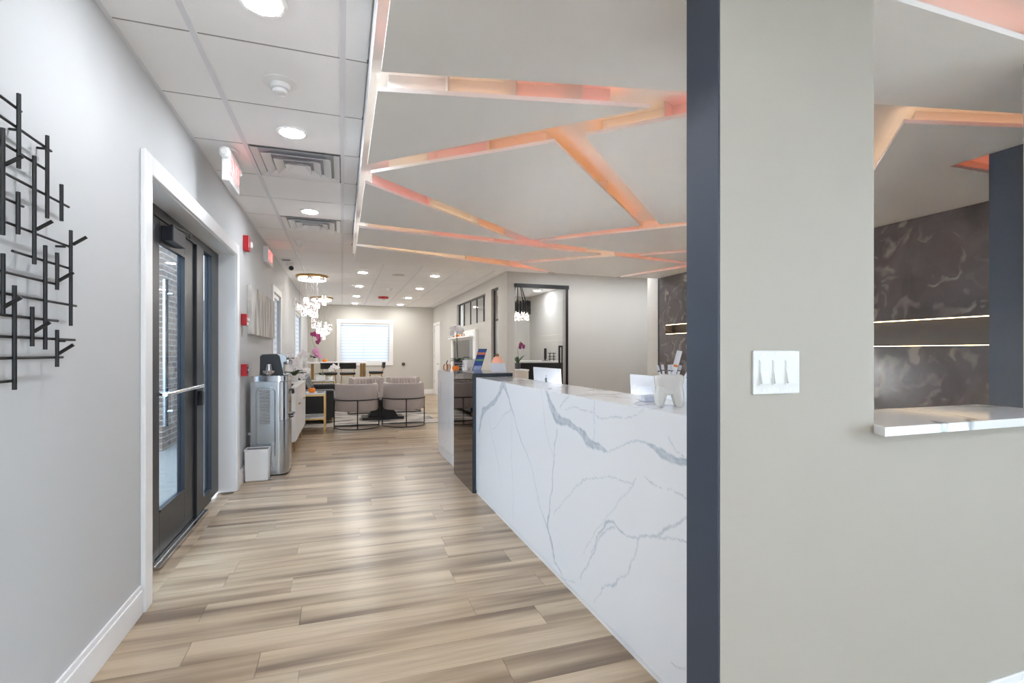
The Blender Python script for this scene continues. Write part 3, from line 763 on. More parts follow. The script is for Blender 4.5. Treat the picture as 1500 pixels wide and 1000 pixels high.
rd = thing('staff_desk', 'white staff desk running behind the quartz counter', 'desk', (1.75, 3.8, 0))
build('desk_top', MB().box(1.475, 2.05, 1.222, 6.35, 0.72, 0.75), M_WHITE, rd)
build('fill_strip', MB().box(1.423, 1.452, 2.6, 3.25, 0.985, 0.995), emit('fill_led', (0.93, 0.97, 1.0), 330.0), ct)  # unseen strip added under the ledge, its light bounces up to the cloud
build('fill_shield', MB().box(1.460, 1.4695, 1.25, 4.3, 0.955, 0.9995), M_WHITE, ct)  # unseen lip added to screen the strip
build('desk_end', MB().box(1.48, 2.0, 6.30, 6.34, 0, 0.72), M_WHITE, rd)
build('desk_end', MB().box(1.48, 2.0, 1.23, 1.27, 0, 0.72), M_WHITE, rd)
dk = thing('counter_divider', 'smoked mirror glass divider wrapping over the quartz counter', 'counter', (1.3, 4.7, 0))
build('mirror_front', MB().box(1.1, 1.104, 4.345, 5.13, 0.0, 1.06), M_MIRR, dk)
build('stone_side', MB().box(1.1045, 1.135, 4.331, 5.135, 0, 1.066), M_DARKST, dk, bevel=0.002)
build('stone_top', MB().box(1.1355, 1.475, 4.331, 5.135, 1.032, 1.066), M_DARKST, dk, bevel=0.002)
build('carcass', MB().box(1.1355, 1.42, 4.335, 5.13, 0, 1.0315), M_WHITE, dk)
c2 = thing('reception_counter', 'short white quartz counter end holding the pumpkins and orchid', 'counter', (1.4, 5.75, 0))
v2 = [[(6.30, 0.98, .004), (6.12, 0.86, .006), (6.18, 0.7, .004), (6.05, 0.55, .003), (6.0, 0.3, .003), (5.8, 0.05, .002)],
      [(5.6, 1.0, .003), (5.7, 0.8, .003), (5.66, 0.5, .003), (5.8, 0.2, .002)], [(6.35, 0.8, .004), (6.2, 0.75, .005), (6.1, 0.9, .004)], [(5.3, 0.9, .003), (5.2, 0.6, .003), (5.3, 0.2, .002)]]
vein_panel('front_panel', c2, 1.155, 5.137, 6.35, 0.12, 1.03, 0.008, v2, 0.02)
build('ledge_top', MB().box(1.1755, 1.75, 5.137, 6.35, 1.0, 1.03), M_QZ2, c2)
build('fill_strip', MB().box(1.423, 1.452, 5.25, 6.2, 0.985, 0.995), MATS['fill_led'], c2)  # second unseen strip added to brighten the cloud from below
build('fill_shield', MB().box(1.460, 1.4695, 5.2, 6.25, 0.955, 0.9995), M_WHITE, c2)  # lip added to screen the second strip
build('plinth', MB().box(1.158, 1.175, 5.137, 6.34, 0, 0.119), M_TRIM, c2)
build('carcass', MB().box(1.176, 1.42, 5.137, 6.34, 0, 0.999), M_WHITE, c2)
# quartz shelf in the opening
sh = MB().prism([(1.531, 1.37), (1.531, 1.0895), (1.525, 1.0885), (1.490, 1.03), (2.60, 1.03), (2.60, 1.0885), (2.529, 1.0895), (2.529, 1.37)], 1.006, 1.034)
tag(build('stone_shelf', sh, quartz_noise('quartz_shelf_slab', (0.62, 0.0, 0.0)), bevel=0.002), 'white veined quartz shelf in the wall opening', 'shelf')
# light switches
sw = thing('light_switch', 'white three-gang rocker light switch on pale grey wall', 'light switch', (1.145, 1.09, 1.195))
build('wall_plate', MB().box(1.062, 1.228, 1.0845, 1.0896, 1.135, 1.256), M_SWITCH, sw, bevel=0.003)
for k in range(3):
    cx = 1.145+(k-1)*0.046
    build('rocker_frame', MB().box(cx-0.017, cx+0.017, 1.0828, 1.0845, 1.161, 1.230), M_SWITCH, sw)
    pr_ = [(1.0828, 1.165), (1.0750, 1.165), (1.0756, 1.169), (1.0812, 1.196), (1.0820, 1.200), (1.0815, 1.226), (1.0828, 1.226)]
    nn_ = len(pr_)
    build('rocker', MB().add([(cx-0.0142, y_, z_) for y_, z_ in pr_]+[(cx+0.0142, y_, z_) for y_, z_ in pr_], [tuple(range(nn_)), tuple(range(2*nn_-1, nn_-1, -1))]+[(i, nn_+i, nn_+(i+1) % nn_, (i+1) % nn_) for i in range(nn_)]), M_SWITCH, sw)
    for z in (1.145, 1.246): build('screw', MB().lathe([(0.0025, -0.001), (0.0025, 0.0)], (cx, 1.0845, z), 8, 'y'), M_STEEL, sw)

# ================================================================ THINGS ON THE COUNTER
def tooth_pot(name, label, cat, loc, s=1.0, group=None):
    """molar shaped pot: rounded square crown on four roots"""
    t = thing(name, label, cat, (0, 0, 0), group)
    m = MB()
    n = 32
    def ring(z, r, sq):
        return [((abs(math.cos(a))**sq*math.copysign(1, math.cos(a)))*r, (abs(math.sin(a))**sq*math.copysign(1, math.sin(a)))*r, z) for a in [2*PI*i/n for i in range(n)]]
    prof = [(0.058, 0.048, .62), (0.070, 0.055, .6), (0.068, 0.066, .58), (0.070, 0.080, .56), (0.075, 0.10, .55), (0.077, 0.118, .55), (0.074, 0.129, .58), (0.066, 0.1325, .6), (0.061, 0.128, .6), (0.060, 0.09, .6)]
    v = []; f = []
    for r, z, q in prof: v += ring(z, r*0.95, q)
    for k in range(len(prof)-1):
        for i in range(n): f.append((k*n+i, k*n+(i+1) % n, (k+1)*n+(i+1) % n, (k+1)*n+i))
    f.append(tuple(range(n-1, -1, -1))); f.append(tuple((len(prof)-1)*n+i for i in range(n)))
    m.add(v, f)
    build('crown', m, M_CERAM, t, smooth=True)
    for sx in (-1, 1):
        for sy in (-1, 1):
            p = [(sx*0.036, sy*0.036, 0.075), (sx*0.042, sy*0.042, 0.05), (sx*0.046, sy*0.044, 0.025), (sx*0.048, sy*0.045, 0.006), (sx*0.048, sy*0.045, 0.0)]
            build('root', MB().tube(p, [0.030, 0.029, 0.024, 0.019, 0.013], 14), M_CERAM, t, smooth=True)
    t.location = loc; t.scale = (s,)*3
    return t
tp = tooth_pot('pen_holder', 'white ceramic tooth-shaped cup holding pens on the counter', 'cup', (1.285, 1.765, 1.031), 0.97)
tp.scale = (0.80, 0.80, 0.97)
tp.rotation_euler = (0, 0, math.radians(-30))
pens = [(-0.03, 0.0, 20), (-0.01, 0.02, 8), (0.012, -0.02, 15), (0.03, 0.01, -18), (0.022, 0.028, -8), (-0.02, -0.025, 2), (0.038, -0.015, -30), (0.0, 0.0, 12)]
for k, (dx, dy, ang) in enumerate(pens):
    L_ = 0.135 if k != 7 else 0.20
    bx_, by_, bz_ = 1.292+dx, 1.765+dy, 1.031+0.078
    a = math.radians(-ang); lx = math.sin(a)*0.9
    p0 = Vector((bx_, by_, bz_)); dirv = Vector((lx*0.95, -lx*0.3, math.cos(a))).normalized()
    if k == 7:
        t = thing('folded_leaflet', 'tall narrow printed leaflet standing in the tooth-shaped cup', 'leaflet', tuple(p0))
        dv = Vector((0.28, -0.05, 1)).normalized(); sd = Vector((0.9, -0.35, -0.2)).normalized()*0.011; nn = dv.cross(sd).normalized()*0.001
        q = [p0-sd-nn, p0+sd-nn, p0+sd+nn, p0-sd+nn]; qq = [x+dv*0.155 for x in q]
        build('card', MB().hexa(q, qq), mat('leaflet_paper', (226, 226, 230), 0.5), t)
        q2 = [p0+dv*0.085-sd*.8-nn*1.6, p0+dv*0.085+sd*.8-nn*1.6, p0+dv*0.085+sd*.8+nn*1.6, p0+dv*0.085-sd*.8+nn*1.6]; qq2 = [x+dv*0.010 for x in q2]
        build('printed_band', MB().hexa(q2, qq2), mat('orange_print', (226, 140, 80), 0.5), t)
        continue
    t = thing('pen', 'white capped pen standing in the tooth-shaped cup', 'pen', tuple(p0), 'pens in the tooth-shaped cup')
    build('barrel', MB().tube([p0, p0+dirv*0.07], 0.0050, 10), mat('pen_white', (232, 232, 236), 0.3), t, smooth=True)
    build('cap', MB().tube([p0+dirv*0.0705, p0+dirv*0.092], 0.0056, 10), mat('pen_cap', (206, 208, 216), 0.3), t, smooth=True)
    build('band', MB().tube([p0+dirv*0.066, p0+dirv*0.0704], 0.0057, 10), mat('pen_band', (60, 66, 90), 0.3), t, smooth=True)
ch = thing('card_holder', 'small clear acrylic card holder behind the tooth-shaped cup', 'card holder', (1.30, 1.93, 1.031))
M_ACR = glass('acrylic', (0.93, 0.94, 0.96), 1.5)
build('tray', MB().box(1.265, 1.335, 1.91, 1.95, 1.0305, 1.036).box(1.265, 1.335, 1.906, 1.910, 1.0305, 1.055), M_ACR, ch)
build('back_plate', MB().hexa([(1.265, 1.95, 1.0305), (1.335, 1.95, 1.0305), (1.335, 1.954, 1.0305), (1.265, 1.954, 1.0305)], [(1.265, 1.968, 1.10), (1.335, 1.968, 1.10), (1.335, 1.972, 1.10), (1.265, 1.972, 1.10)]), M_ACR, ch)
build('cards', MB().box(1.27, 1.33, 1.915, 1.945, 1.0362, 1.062), mat('card_stock', (214, 217, 226), 0.5), ch)

def computer(label, x, yc, wid, zc, tilt=0.06):
    t = thing('desktop_computer', label, 'computer', (x+0.06, yc, 0.75), 'silver-white desktop computers behind the counter')
    h = 0.37; zb = 1.13-h
    def P(u, v, d):     # u along y, v up, d towards staff
        return (x+d+(h-v)*tilt, yc+u, zb+v)
    s_ = wid/2
    bot = [P(-s_, 0, 0), P(-s_, 0, 0.012), P(s_, 0, 0.012), P(s_, 0, 0)]
    top = [P(-s_, h, 0), P(-s_, h, 0.012), P(s_, h, 0.012), P(s_, h, 0)]
    build('back_shell', MB().hexa(bot, top), mat('white_aluminium', (226, 229, 234), 0.3), t, bevel=0.003)
    build('screen', MB().hexa([P(-s_+.01, .07, .0122), P(-s_+.01, .07, .0135), P(s_-.01, .07, .0135), P(s_-.01, .07, .0122)], [P(-s_+.01, h-.01, .0122), P(-s_+.01, h-.01, .0135), P(s_-.01, h-.01, .0135), P(s_-.01, h-.01, .0122)]), M_LEATH, t)
    build('stand', MB().hexa([(x+0.0, yc-0.08, 0.7505), (x+0.0, yc+0.08, 0.7505), (x+0.14, yc+0.08, 0.7505), (x+0.14, yc-0.08, 0.7505)], [(x+0.0, yc-0.08, 0.757), (x+0.0, yc+0.08, 0.757), (x+0.14, yc+0.08, 0.757), (x+0.14, yc-0.08, 0.757)])
          .box(x+0.005, x+0.02, yc-0.07, yc+0.07, 0.757, 0.92), mat('white_aluminium', (226, 229, 234), 0.3), t)
    # dark apple-shaped emblem on the back
    pts = []
    for i in range(40):
        a = 2*PI*i/40; r = 0.024*(1-0.13*math.exp(-((a-PI/2)**2)/0.10)-0.10*math.exp(-((a-3*PI/2)**2)/0.06))
        px_, pz_ = r*math.cos(a), r*math.sin(a)*1.04
        d2 = math.hypot(px_-0.030, pz_-0.004)
        if d2 < 0.014:
            k2 = 0.014/d2; px_ = 0.030+(px_-0.030)*k2; pz_ = 0.004+(pz_-0.004)*k2
        pts.append((px_, pz_))
    vc = h*0.73
    e = MB(); n = len(pts)
    e.add([P(-a, vc+b, -0.0015) for a, b in pts]+[P(-a, vc+b, -0.0003) for a, b in pts], [tuple(range(n)), tuple(range(2*n-1, n-1, -1))]+[(i, n+i, n+(i+1) % n, (i+1) % n) for i in range(n)])
    lf_ = [(0.0, 0.028), (0.010, 0.034), (0.011, 0.043), (0.002, 0.037)]
    e.add([P(-a, vc+b, -0.0015) for a, b in lf_]+[P(-a, vc+b, -0.0003) for a, b in lf_], [(0, 1, 2, 3), (7, 6, 5, 4)]+[(i, 4+i, 4+(i+1) % 4, (i+1) % 4) for i in range(4)])
    build('emblem', e, mat('emblem_grey', (120, 124, 132), 0.25), t)
    return t
computer('white desktop computer seen from behind near the mirrored divider', 1.535, 3.70, 0.55, 1.03)
computer('white desktop computer seen from behind the tooth-shaped pen cup', 1.535, 2.19, 0.55, 1.03)

def pumpkin(label, loc, r, h, mats, ribs=10, stem=0.03, group=None):
    t = thing('pumpkin', label, 'pumpkin', loc, group)
    for par, mt in enumerate(mats):
        for k in range(ribs):
            if k % len(mats) != par: continue
            a = 2*PI*k/ribs
            m = MB(); 
            cx, cy = loc[0]+math.cos(a)*r*0.52, loc[1]+math.sin(a)*r*0.52
            m.ball((cx, cy, loc[2]+h/2), r*0.48, r*0.48, h/2, 10, 8)
            build('rib', m, mt, t, smooth=True)
    build('stem', MB().tube([(loc[0], loc[1], loc[2]+h*0.8), (loc[0], loc[1], loc[2]+h*0.8+stem*0.7), (loc[0]+stem*0.3, loc[1], loc[2]+h*0.8+stem*1.3)], [0.16*r, 0.11*r, 0.10*r], 8), M_STEMP, t, smooth=True)
    return t
M_PW = mat('cream_pumpkin_rib', (238, 230, 216), 0.5); M_PB = mat('brown_pumpkin_rib', (186, 128, 84), 0.5)
pumpkin('striped cream and brown pumpkin on the white counter end', (1.228, 6.15, 1.031), 0.052, 0.082, [M_PW, M_PB], 12, 0.045)
pumpkin('small orange pumpkin in front of the potted white orchid', (1.315, 6.03, 1.031), 0.044, 0.062, [M_ORANGE], 10, 0.022)

def flower(mb, c, nrm, r, rnd):
    """five rounded petals around c, facing nrm"""
    n = Vector(nrm).normalized(); u = n.orthogonal().normalized(); v = n.cross(u)
    for k in range(5):
        a = 2*PI*k/5+rnd; d = u*math.cos(a)+v*math.sin(a); e = n.cross(d)
        L_ = r*(1.0 if k % 2 else 0.85); wd = r*0.46
        pts = []
        for (t_, w_, b_) in ((0.05, 0.25, 0), (0.35, 0.9, .10), (0.7, 1.0, .12), (1.0, 0.35, .02)):
            pts.append((Vector(c)+d*L_*t_+n*b_*r-e*wd*w_, Vector(c)+d*L_*t_+n*(b_+0.08)*r, Vector(c)+d*L_*t_+n*b_*r+e*wd*w_))
        vs = [p for row in pts for p in row]; f = []
        for i in range(3): f += [(i*3, i*3+1, i*3+4, i*3+3), (i*3+1, i*3+2, i*3+5, i*3+4)]
        mb.add(vs, f)
def orchid(label, loc, potkind, stems, petal, fr_, leaves=5, leaf_len=0.16, pot=(0.06, 0.11), group=None, up=False, lip=None):
    """stems: list of (polyline relative to the pot rim, number of flowers, fraction of the stem where flowers begin)"""
    t = thing('potted_orchid', label, 'orchid', loc, group)
    pr, ph = pot; x, y, z = loc
    if potkind == 'square':
        build('pot', MB().hexa([(x-pr*.9, y-pr*.9, z), (x+pr*.9, y-pr*.9, z), (x+pr*.9, y+pr*.9, z), (x-pr*.9, y+pr*.9, z)], [(x-pr, y-pr, z+ph), (x+pr, y-pr, z+ph), (x+pr, y+pr, z+ph), (x-pr, y+pr, z+ph)]), M_CERAM, t, bevel=0.004)
    else:
        pm = {'white': M_CERAM, 'grey': mat('dark_grey_pot', (70, 70, 72), 0.5)}.get(potkind) or mat('patterned_black_pot', (60, 60, 64), 0.3)
        b = build('pot', MB().lathe([(pr*.78, 0), (pr*.9, ph*.4), (pr, ph*.98), (pr*1.02, ph), (pr*.9, ph), (pr*.85, ph*.85)], (x, y, z), 24), pm, t, smooth=True)
        if potkind == 'pattern':
            zig = MB()
            for q in range(3):
                n = 24; zz = ph*(0.25+0.25*q)
                rr = pr*(0.84+0.062*(1+q))*1.012
                zig.tube([(x+rr*math.cos(2*PI*i/n), y+rr*math.sin(2*PI*i/n), z+zz+(ph*.07 if i % 2 else -ph*.07)) for i in range(n)], 0.0022, 5, closed=True)
            build('zigzag', zig, mat('pot_white_line', (220, 220, 222), 0.5), b)
    rnd = random.Random(int(1000*(abs(x)+abs(y)+z)))
    for k in range(leaves):
        a = 2*PI*k/leaves+rnd.uniform(-.3, .3); L_ = leaf_len*rnd.uniform(.75, 1.1); rise = rnd.uniform(.45, .9) if not up else rnd.uniform(0.9, 1.4)
        vs = []; f = []
        for i in range(6):
            u = i/5; w_ = L_*0.16*math.sin(PI*min(1, 0.18+u*0.82))**0.7
            p = Vector((x+math.cos(a)*L_*u*0.85, y+math.sin(a)*L_*u*0.85, z+ph*0.9+L_*(rise*u-0.55*u*u)))
            e = Vector((-math.sin(a), math.cos(a), 0))*w_
            vs += [p-e+Vector((0, 0, w_*.35)), p, p+e+Vector((0, 0, w_*.35))]
        for i in range(5): f += [(i*3, i*3+1, i*3+4, i*3+3), (i*3+1, i*3+2, i*3+5, i*3+4)]
        o = build('leaf', MB().add(vs, f), M_LEAF, t, smooth=True)
        sm = o.modifiers.new('solid', 'SOLIDIFY'); sm.thickness = 0.003
    for pts, nfl, start in stems:
        W_ = [Vector((x, y, z+ph*.9))+Vector(p) for p in pts]
        # smooth the polyline
        sp = []
        for i in range(len(W_)-1):
            p0, p1, p2, p3 = W_[max(i-1, 0)], W_[i], W_[i+1], W_[min(i+2, len(W_)-1)]
            for q in range(5):
                u = q/5
                sp.append(0.5*((2*p1)+(p2-p0)*u+(2*p0-5*p1+4*p2-p3)*u*u+(3*p1-p0-3*p2+p3)*u**3))
        sp.append(W_[-1])
        st = build('flower_stem', MB().tube(sp, 0.0035, 6), M_STEM, t, smooth=True)
        for q in range(nfl):
            u = start+(1-start)*q/max(1, nfl-1); p = sp[min(len(sp)-1, int(u*(len(sp)-1)))]
            c_ = p+Vector((rnd.uniform(-1, 1), rnd.uniform(-1, 0.2), rnd.uniform(-1, .6)))*fr_*0.7
            m = MB(); flower(m, c_, (rnd.uniform(-.6, .6), -1, rnd.uniform(-.2, .4)), fr_, rnd.uniform(0, 6))
            fo = build('flower', m, petal, st, smooth=True)
            if lip:
                build('lip', MB().ball(tuple(c_+Vector((0, -fr_*.15, -fr_*.1))), fr_*.16, fr_*.16, fr_*.2, 8, 6), lip, fo, smooth=True) if False else None
    return t
orchid('white orchid in a black and white patterned pot on the counter', (1.385, 6.2, 1.031), 'pattern',
       [([(0, 0, 0), (-0.01, 0, 0.2), (-0.02, 0, 0.36), (-0.04, -0.02, 0.43), (-0.07, -0.04, 0.40), (-0.08, -0.05, 0.33)], 9, 0.45), ([(0, 0, 0), (-0.015, 0.01, 0.2), (-0.01, 0.0, 0.38), (0.01, -0.02, 0.43), (0.025, -0.03, 0.37)], 7, 0.55)],
       M_PETW, 0.034, 5, 0.17, (0.056, 0.12))
tooth_pot('tooth_planter', 'white ceramic tooth-shaped planter with a silvery succulent', 'planter', (1.405, 5.70, 1.031), 1.02)
sc = MB()
for k in range(16):
    a = k*2.4; r = 0.012+0.0022*k; L_ = 0.045
    p = Vector((1.405+math.cos(a)*r*.8, 5.70+math.sin(a)*r*.8, 1.128)); q = p+Vector((math.cos(a)*L_*.7, math.sin(a)*L_*.7, L_*1.2))
    sc.tube([p, p.lerp(q, .5), q], [0.007, 0.009, 0.002], 6)
tag(build('succulent', sc, mat('silver_green_succulent', (170, 180, 178), 0.5), smooth=True), 'silvery succulent growing in the tooth-shaped planter', 'plant')
# brochure holder
bh = thing('brochure_holder', 'clear stand holding a blue brochure on the mirrored divider side', 'brochure stand', (1.40, 5.33, 1.031))
def tilted(x0_, x1_, v0, v1, d0, d1):
    f = lambda xx, v, d: (xx+v*0.36, 5.31+v*0.20+d, 1.032+v)
    return MB().hexa([f(x0_, v0, d0), f(x1_, v0, d0), f(x1_, v0, d1), f(x0_, v0, d1)], [f(x0_, v1, d0), f(x1_, v1, d0), f(x1_, v1, d1), f(x0_, v1, d1)])
build('acrylic_back', tilted(1.335, 1.432, 0, 0.262, 0.006, 0.010), mat('dark_brochure_edge', (66, 70, 86), 0.3), bh)
br = build('brochure', tilted(1.339, 1.428, 0.006, 0.256, 0.001, 0.0058), mat('blue_brochure', (62, 92, 168), 0.35, noise=0.35, scale=30), bh)
build('printed_band', tilted(1.341, 1.426, 0.196, 0.222, -0.0005, 0.0008), mat('brochure_orange', (224, 130, 92), 0.4), br)
build('printed_band', tilted(1.341, 1.426, 0.13, 0.146, -0.0005, 0.0008), mat('brochure_green', (126, 186, 120), 0.4), br)
build('printed_band', tilted(1.341, 1.426, 0.168, 0.190, -0.0005, 0.0008), mat('brochure_deep_blue', (38, 58, 128), 0.4), br)
build('printed_band', tilted(1.341, 1.426, 0.02, 0.075, -0.0005, 0.0008), mat('brochure_pale', (158, 176, 214), 0.4, noise=0.3, scale=60), br)
build('pocket', MB().box(1.33, 1.46, 5.26, 5.264, 1.0305, 1.075).box(1.33, 1.46, 5.264, 5.33, 1.0305, 1.034), M_ACR, bh)
sl_ = thing('peach_lamp', 'peach coloured rounded lamp with a wooden top behind the divider', 'lamp', (1.60, 5.22, 1.031))
build('shade', MB().lathe([(0.05, 0), (0.066, 0.03), (0.066, 0.09), (0.058, 0.135), (0.042, 0.165), (0.022, 0.178)], (1.60, 5.22, 1.031), 24), mat('peach_glow', (236, 172, 146), 0.6, Emission_Color=(1.0, 0.5, 0.35, 1), Emission_Strength=0.08), sl_, smooth=True)
build('cap', MB().lathe([(0.018, 0), (0.020, 0.012), (0.015, 0.03)], (1.60, 5.22, 1.2095), 16), mat('lamp_wood', (150, 106, 74), 0.6), sl_, smooth=True)
cd = thing('display_card', 'pale blank display card standing in front of the peach lamp', 'card', (1.39, 4.5, 1.0665))
build('card', MB().hexa([(1.325, 4.50, 1.067), (1.47, 4.50, 1.067), (1.47, 4.505, 1.067), (1.325, 4.505, 1.067)], [(1.312, 4.53, 1.152), (1.462, 4.53, 1.152), (1.462, 4.535, 1.152), (1.312, 4.535, 1.152)]), mat('pale_card', (228, 232, 240), 0.5), cd)
build('prop', MB().hexa([(1.38, 4.506, 1.067), (1.41, 4.506, 1.067), (1.41, 4.56, 1.067), (1.38, 4.56, 1.067)], [(1.38, 4.528, 1.12), (1.41, 4.528, 1.12), (1.41, 4.531, 1.12), (1.38, 4.531, 1.12)]), M_PLAST, cd)

# ================================================================ LEFT WALL THINGS
RODV= [(1.821, 1.78, 1.994), (1.749, 1.572, 1.865), (1.968, 1.674, 1.934), (1.898, 1.517, 1.844), (2.053, 1.686, 1.807), (1.818, 1.59, 1.711), (2.113, 1.342, 1.669), (1.957, 1.26, 1.586), (2.026, 1.455, 1.576), (1.801, 1.145, 1.441), (1.887, 1.269, 1.388), (2.026, 1.204, 1.325), (1.75, 1.356, 1.522)]
RODH= [(1.75, 1.95, 1.85, 1.96), (1.75, 1.9, 2.01, 1.9), (1.76, 1.83, 1.99, 1.83), (1.75, 1.75, 2.12, 1.75), (1.75, 1.68, 1.86, 1.68), (1.75, 1.62, 2.14, 1.61), (1.81, 1.54, 2.14, 1.54), (1.75, 1.48, 2.04, 1.47), (1.75, 1.42, 2.17, 1.41), (1.75, 1.36, 2.05, 1.35), (1.75, 1.3, 2.16, 1.29), (1.75, 1.24, 2.08, 1.23), (1.75, 1.17, 1.82, 1.17)]
STUB= [(1.756, 1.767), (1.908, 1.624), (2.126, 1.623), (2.035, 1.486), (1.75, 1.374), (1.894, 1.313), (2.035, 1.247)]
ws = thing('wall_sculpture', 'black metal rod wall sculpture on the pale grey wall', 'wall art', (XL+0.03, 1.8, 1.55))
for (yv, za, zb) in RODV+[(1.66, 1.3, 1.6), (1.60, 1.5, 1.85), (1.69, 1.62, 1.97), (1.56, 1.2, 1.4)]:
    build('upright_rod', MB().tube([(-0.880, yv, za), (-0.880, yv, zb)], 0.0058, 8), M_BLACK, ws, smooth=True)
for (ya, za, yb, zb) in RODH:
    z = (za+zb)/2; ya = ya if ya > 1.76 else 1.53
    build('cross_rod', MB().tube([(-0.889, ya, z), (-0.889, yb, z)], 0.0042, 8), M_BLACK, ws, smooth=True)
for (yv, zv) in STUB:
    build('stub_rod', MB().tube([(-0.880, yv, zv), (-0.842, yv+0.004, zv+0.030)], 0.0056, 8), M_BLACK, ws, smooth=True)
for (yv, zv) in ((1.85, 1.90), (2.1, 1.29), (2.1, 1.61), (1.62, 1.36), (1.62, 1.75), (1.99, 1.90)):
    build('wall_standoff', MB().tube([(XL, yv, zv), (-0.889, yv, zv)], 0.004, 6), M_BLACK, ws)

def red_device(label, name, cat, y, z, wy, wz, d, extra):
    t = thing(name, label, cat, (XL, y, z))
    build('housing', MB().box(XL+0.0005, XL+d, y-wy/2, y+wy/2, z-wz/2, z+wz/2), M_RED, t, bevel=0.005)
    extra(t)
    return t
def strobe(t):
    build('strobe_lens', MB().box(XL+0.0505, XL+0.075, 5.53, 5.575, 2.285, 2.345), M_PLAST, t, bevel=0.008)
    build('printed_strip', MB().box(XL+0.0502, XL+0.0515, 5.485, 5.505, 2.28, 2.385), M_PLAST, t)
red_device('red fire alarm strobe high on the wall beside the entrance casing', 'alarm_strobe', 'fire alarm', 5.53, 2.325, 0.12, 0.145, 0.05, strobe)
def pull(t):
    build('pull_bar', MB().box(XL+0.0505, XL+0.062, 5.385, 5.475, 1.56, 1.585), M_PLAST, t, bevel=0.003)
    build('label_plate', MB().box(XL+0.0502, XL+0.053, 5.395, 5.465, 1.515, 1.545), M_PLAST, t)
    build('key_lock', MB().lathe([(0.007, 0), (0.007, 0.006)], (XL+0.0502, 5.43, 1.605), 10, 'x'), M_CHROME, t)
red_device('red fire alarm pull station with white bar beside the painting', 'pull_station', 'fire alarm', 5.43, 1.568, 0.11, 0.11, 0.05, pull)
def btn(t):
    build('label_plate', MB().box(XL+0.0502, XL+0.052, 5.40, 5.46, 1.05, 1.115), M_BLACK, t)
    build('push_button', MB().lathe([(0.012, 0), (0.010, 0.008)], (XL+0.0522, 5.43, 1.083), 14, 'x'), M_PLAST, t)
red_device('red call point box with a dark label above the white bin', 'call_point', 'fire alarm', 5.43, 1.083, 0.10, 0.115, 0.05, btn)
pt = thing('canvas_painting', 'grey and white streaked canvas painting on the left wall', 'painting', (XL, 6.62, 1.69))
build('canvas', MB().box(XL+0.001, XL+0.045, 5.70, 7.54, 1.44, 1.945), canvas_mat(), pt, bevel=0.004)

# exit signs
M_EXIT = emit('exit_red', (1.0, 0.06, 0.06), 1.3)
ex = thing('exit_sign', 'white ceiling-hung exit sign with red letters and lamp heads', 'exit sign', (-0.72, 3.89, H))
build('canopy', MB().lathe([(0.06, 0.0), (0.055, -0.012)], (-0.72, 3.89, H-0.003), 20, sx=0.8, sy=1.6), M_PLAST, ex)
build('body', MB().box(-0.745, -0.700, 3.71, 4.06, 2.38, 2.60), M_PLAST, ex, bevel=0.006)
build('neck', MB().box(-0.735, -0.71, 3.84, 3.94, 2.60, 2.618), M_PLAST, ex)
text_mesh('letters', 'EXIT', 0.17, M_EXIT, ex, (-0.6985, 3.885, 2.49), (0, -1, 0), (0, 0, 1)) if False else text_mesh('letters', 'EXIT', 0.17, M_EXIT, ex, (-0.6985, 3.885, 2.49), (0, 1, 0), (0, 0, 1))
for yv, sg in ((3.71, -1), (4.06, 1)):
    lh = build('lamp_head', MB().lathe([(0.020, 0), (0.034, 0.012), (0.034, 0.035), (0.026, 0.04)], (-0.722, yv+(-0.042 if sg < 0 else 0.002), 2.555), 20, 'y'), M_PLAST, ex, smooth=True)
e2 = thing('exit_sign', 'small white wall exit sign with red letters above the painting', 'exit sign', (XL, 7.05, 2.46))
build('body', MB().box(XL+0.0005, XL+0.055, 6.80, 7.30, 2.37, 2.56), M_PLAST, e2, bevel=0.005)
text_mesh('letters', 'EXIT', 0.17, M_EXIT, e2, (XL+0.0565, 7.05, 2.465), (0, 1, 0), (0, 0, 1))
wl = thing('wall_speaker', 'small white box fixed high on the wall beside the blind window', 'speaker', (XL, 10.8, 2.2))
build('housing', MB().box(XL+0.0005, XL+0.05, 10.74, 10.86, 2.17, 2.34), M_PLAST, wl, bevel=0.006)
build('grille', MB().lathe([(0.035, 0), (0.03, 0.006)], (XL+0.0505, 10.8, 2.255), 16, 'x'), M_GAP, wl)

# ================================================================ CEILING THINGS
M_LH = emit('hall_lamp_lens', (0.93, 0.97, 1.03), HALL_LAMP)
M_LL = emit('lounge_lamp_lens', (1.0, 0.98, 0.94), LOUNGE_LAMP)
def downlight(label, x, y, lens, group, z=H+0.004):
    t = thing('downlight', label, 'ceiling light', (x, y, z), group)
    build('trim_ring', MB().lathe([(0.074, 0.0), (0.092, 0.0), (0.090, -0.006), (0.074, -0.008)], (x, y, z), 28), M_PLAST, t, smooth=True) if False else None
    prof = [(0.072, -0.0005), (0.091, -0.0005), (0.089, -0.006), (0.072, -0.008)]
    m = MB(); n = 28
    for r, zz in prof: m.v += [(x+r*math.cos(2*PI*i/n), y+r*math.sin(2*PI*i/n), z+zz) for i in range(n)]
    for k in range(4):
        for i in range(n):
            kk = (k+1) % 4; m.f.append((k*n+i, kk*n+i, kk*n+(i+1) % n, k*n+(i+1) % n))
    build('trim_ring', m, M_PLAST, t, smooth=True)
    build('lens', MB().lathe([(0.0715, -0.0035), (0.0715, -0.008), (0.068, -0.010)], (x, y, z), 28), lens, t)
    return t
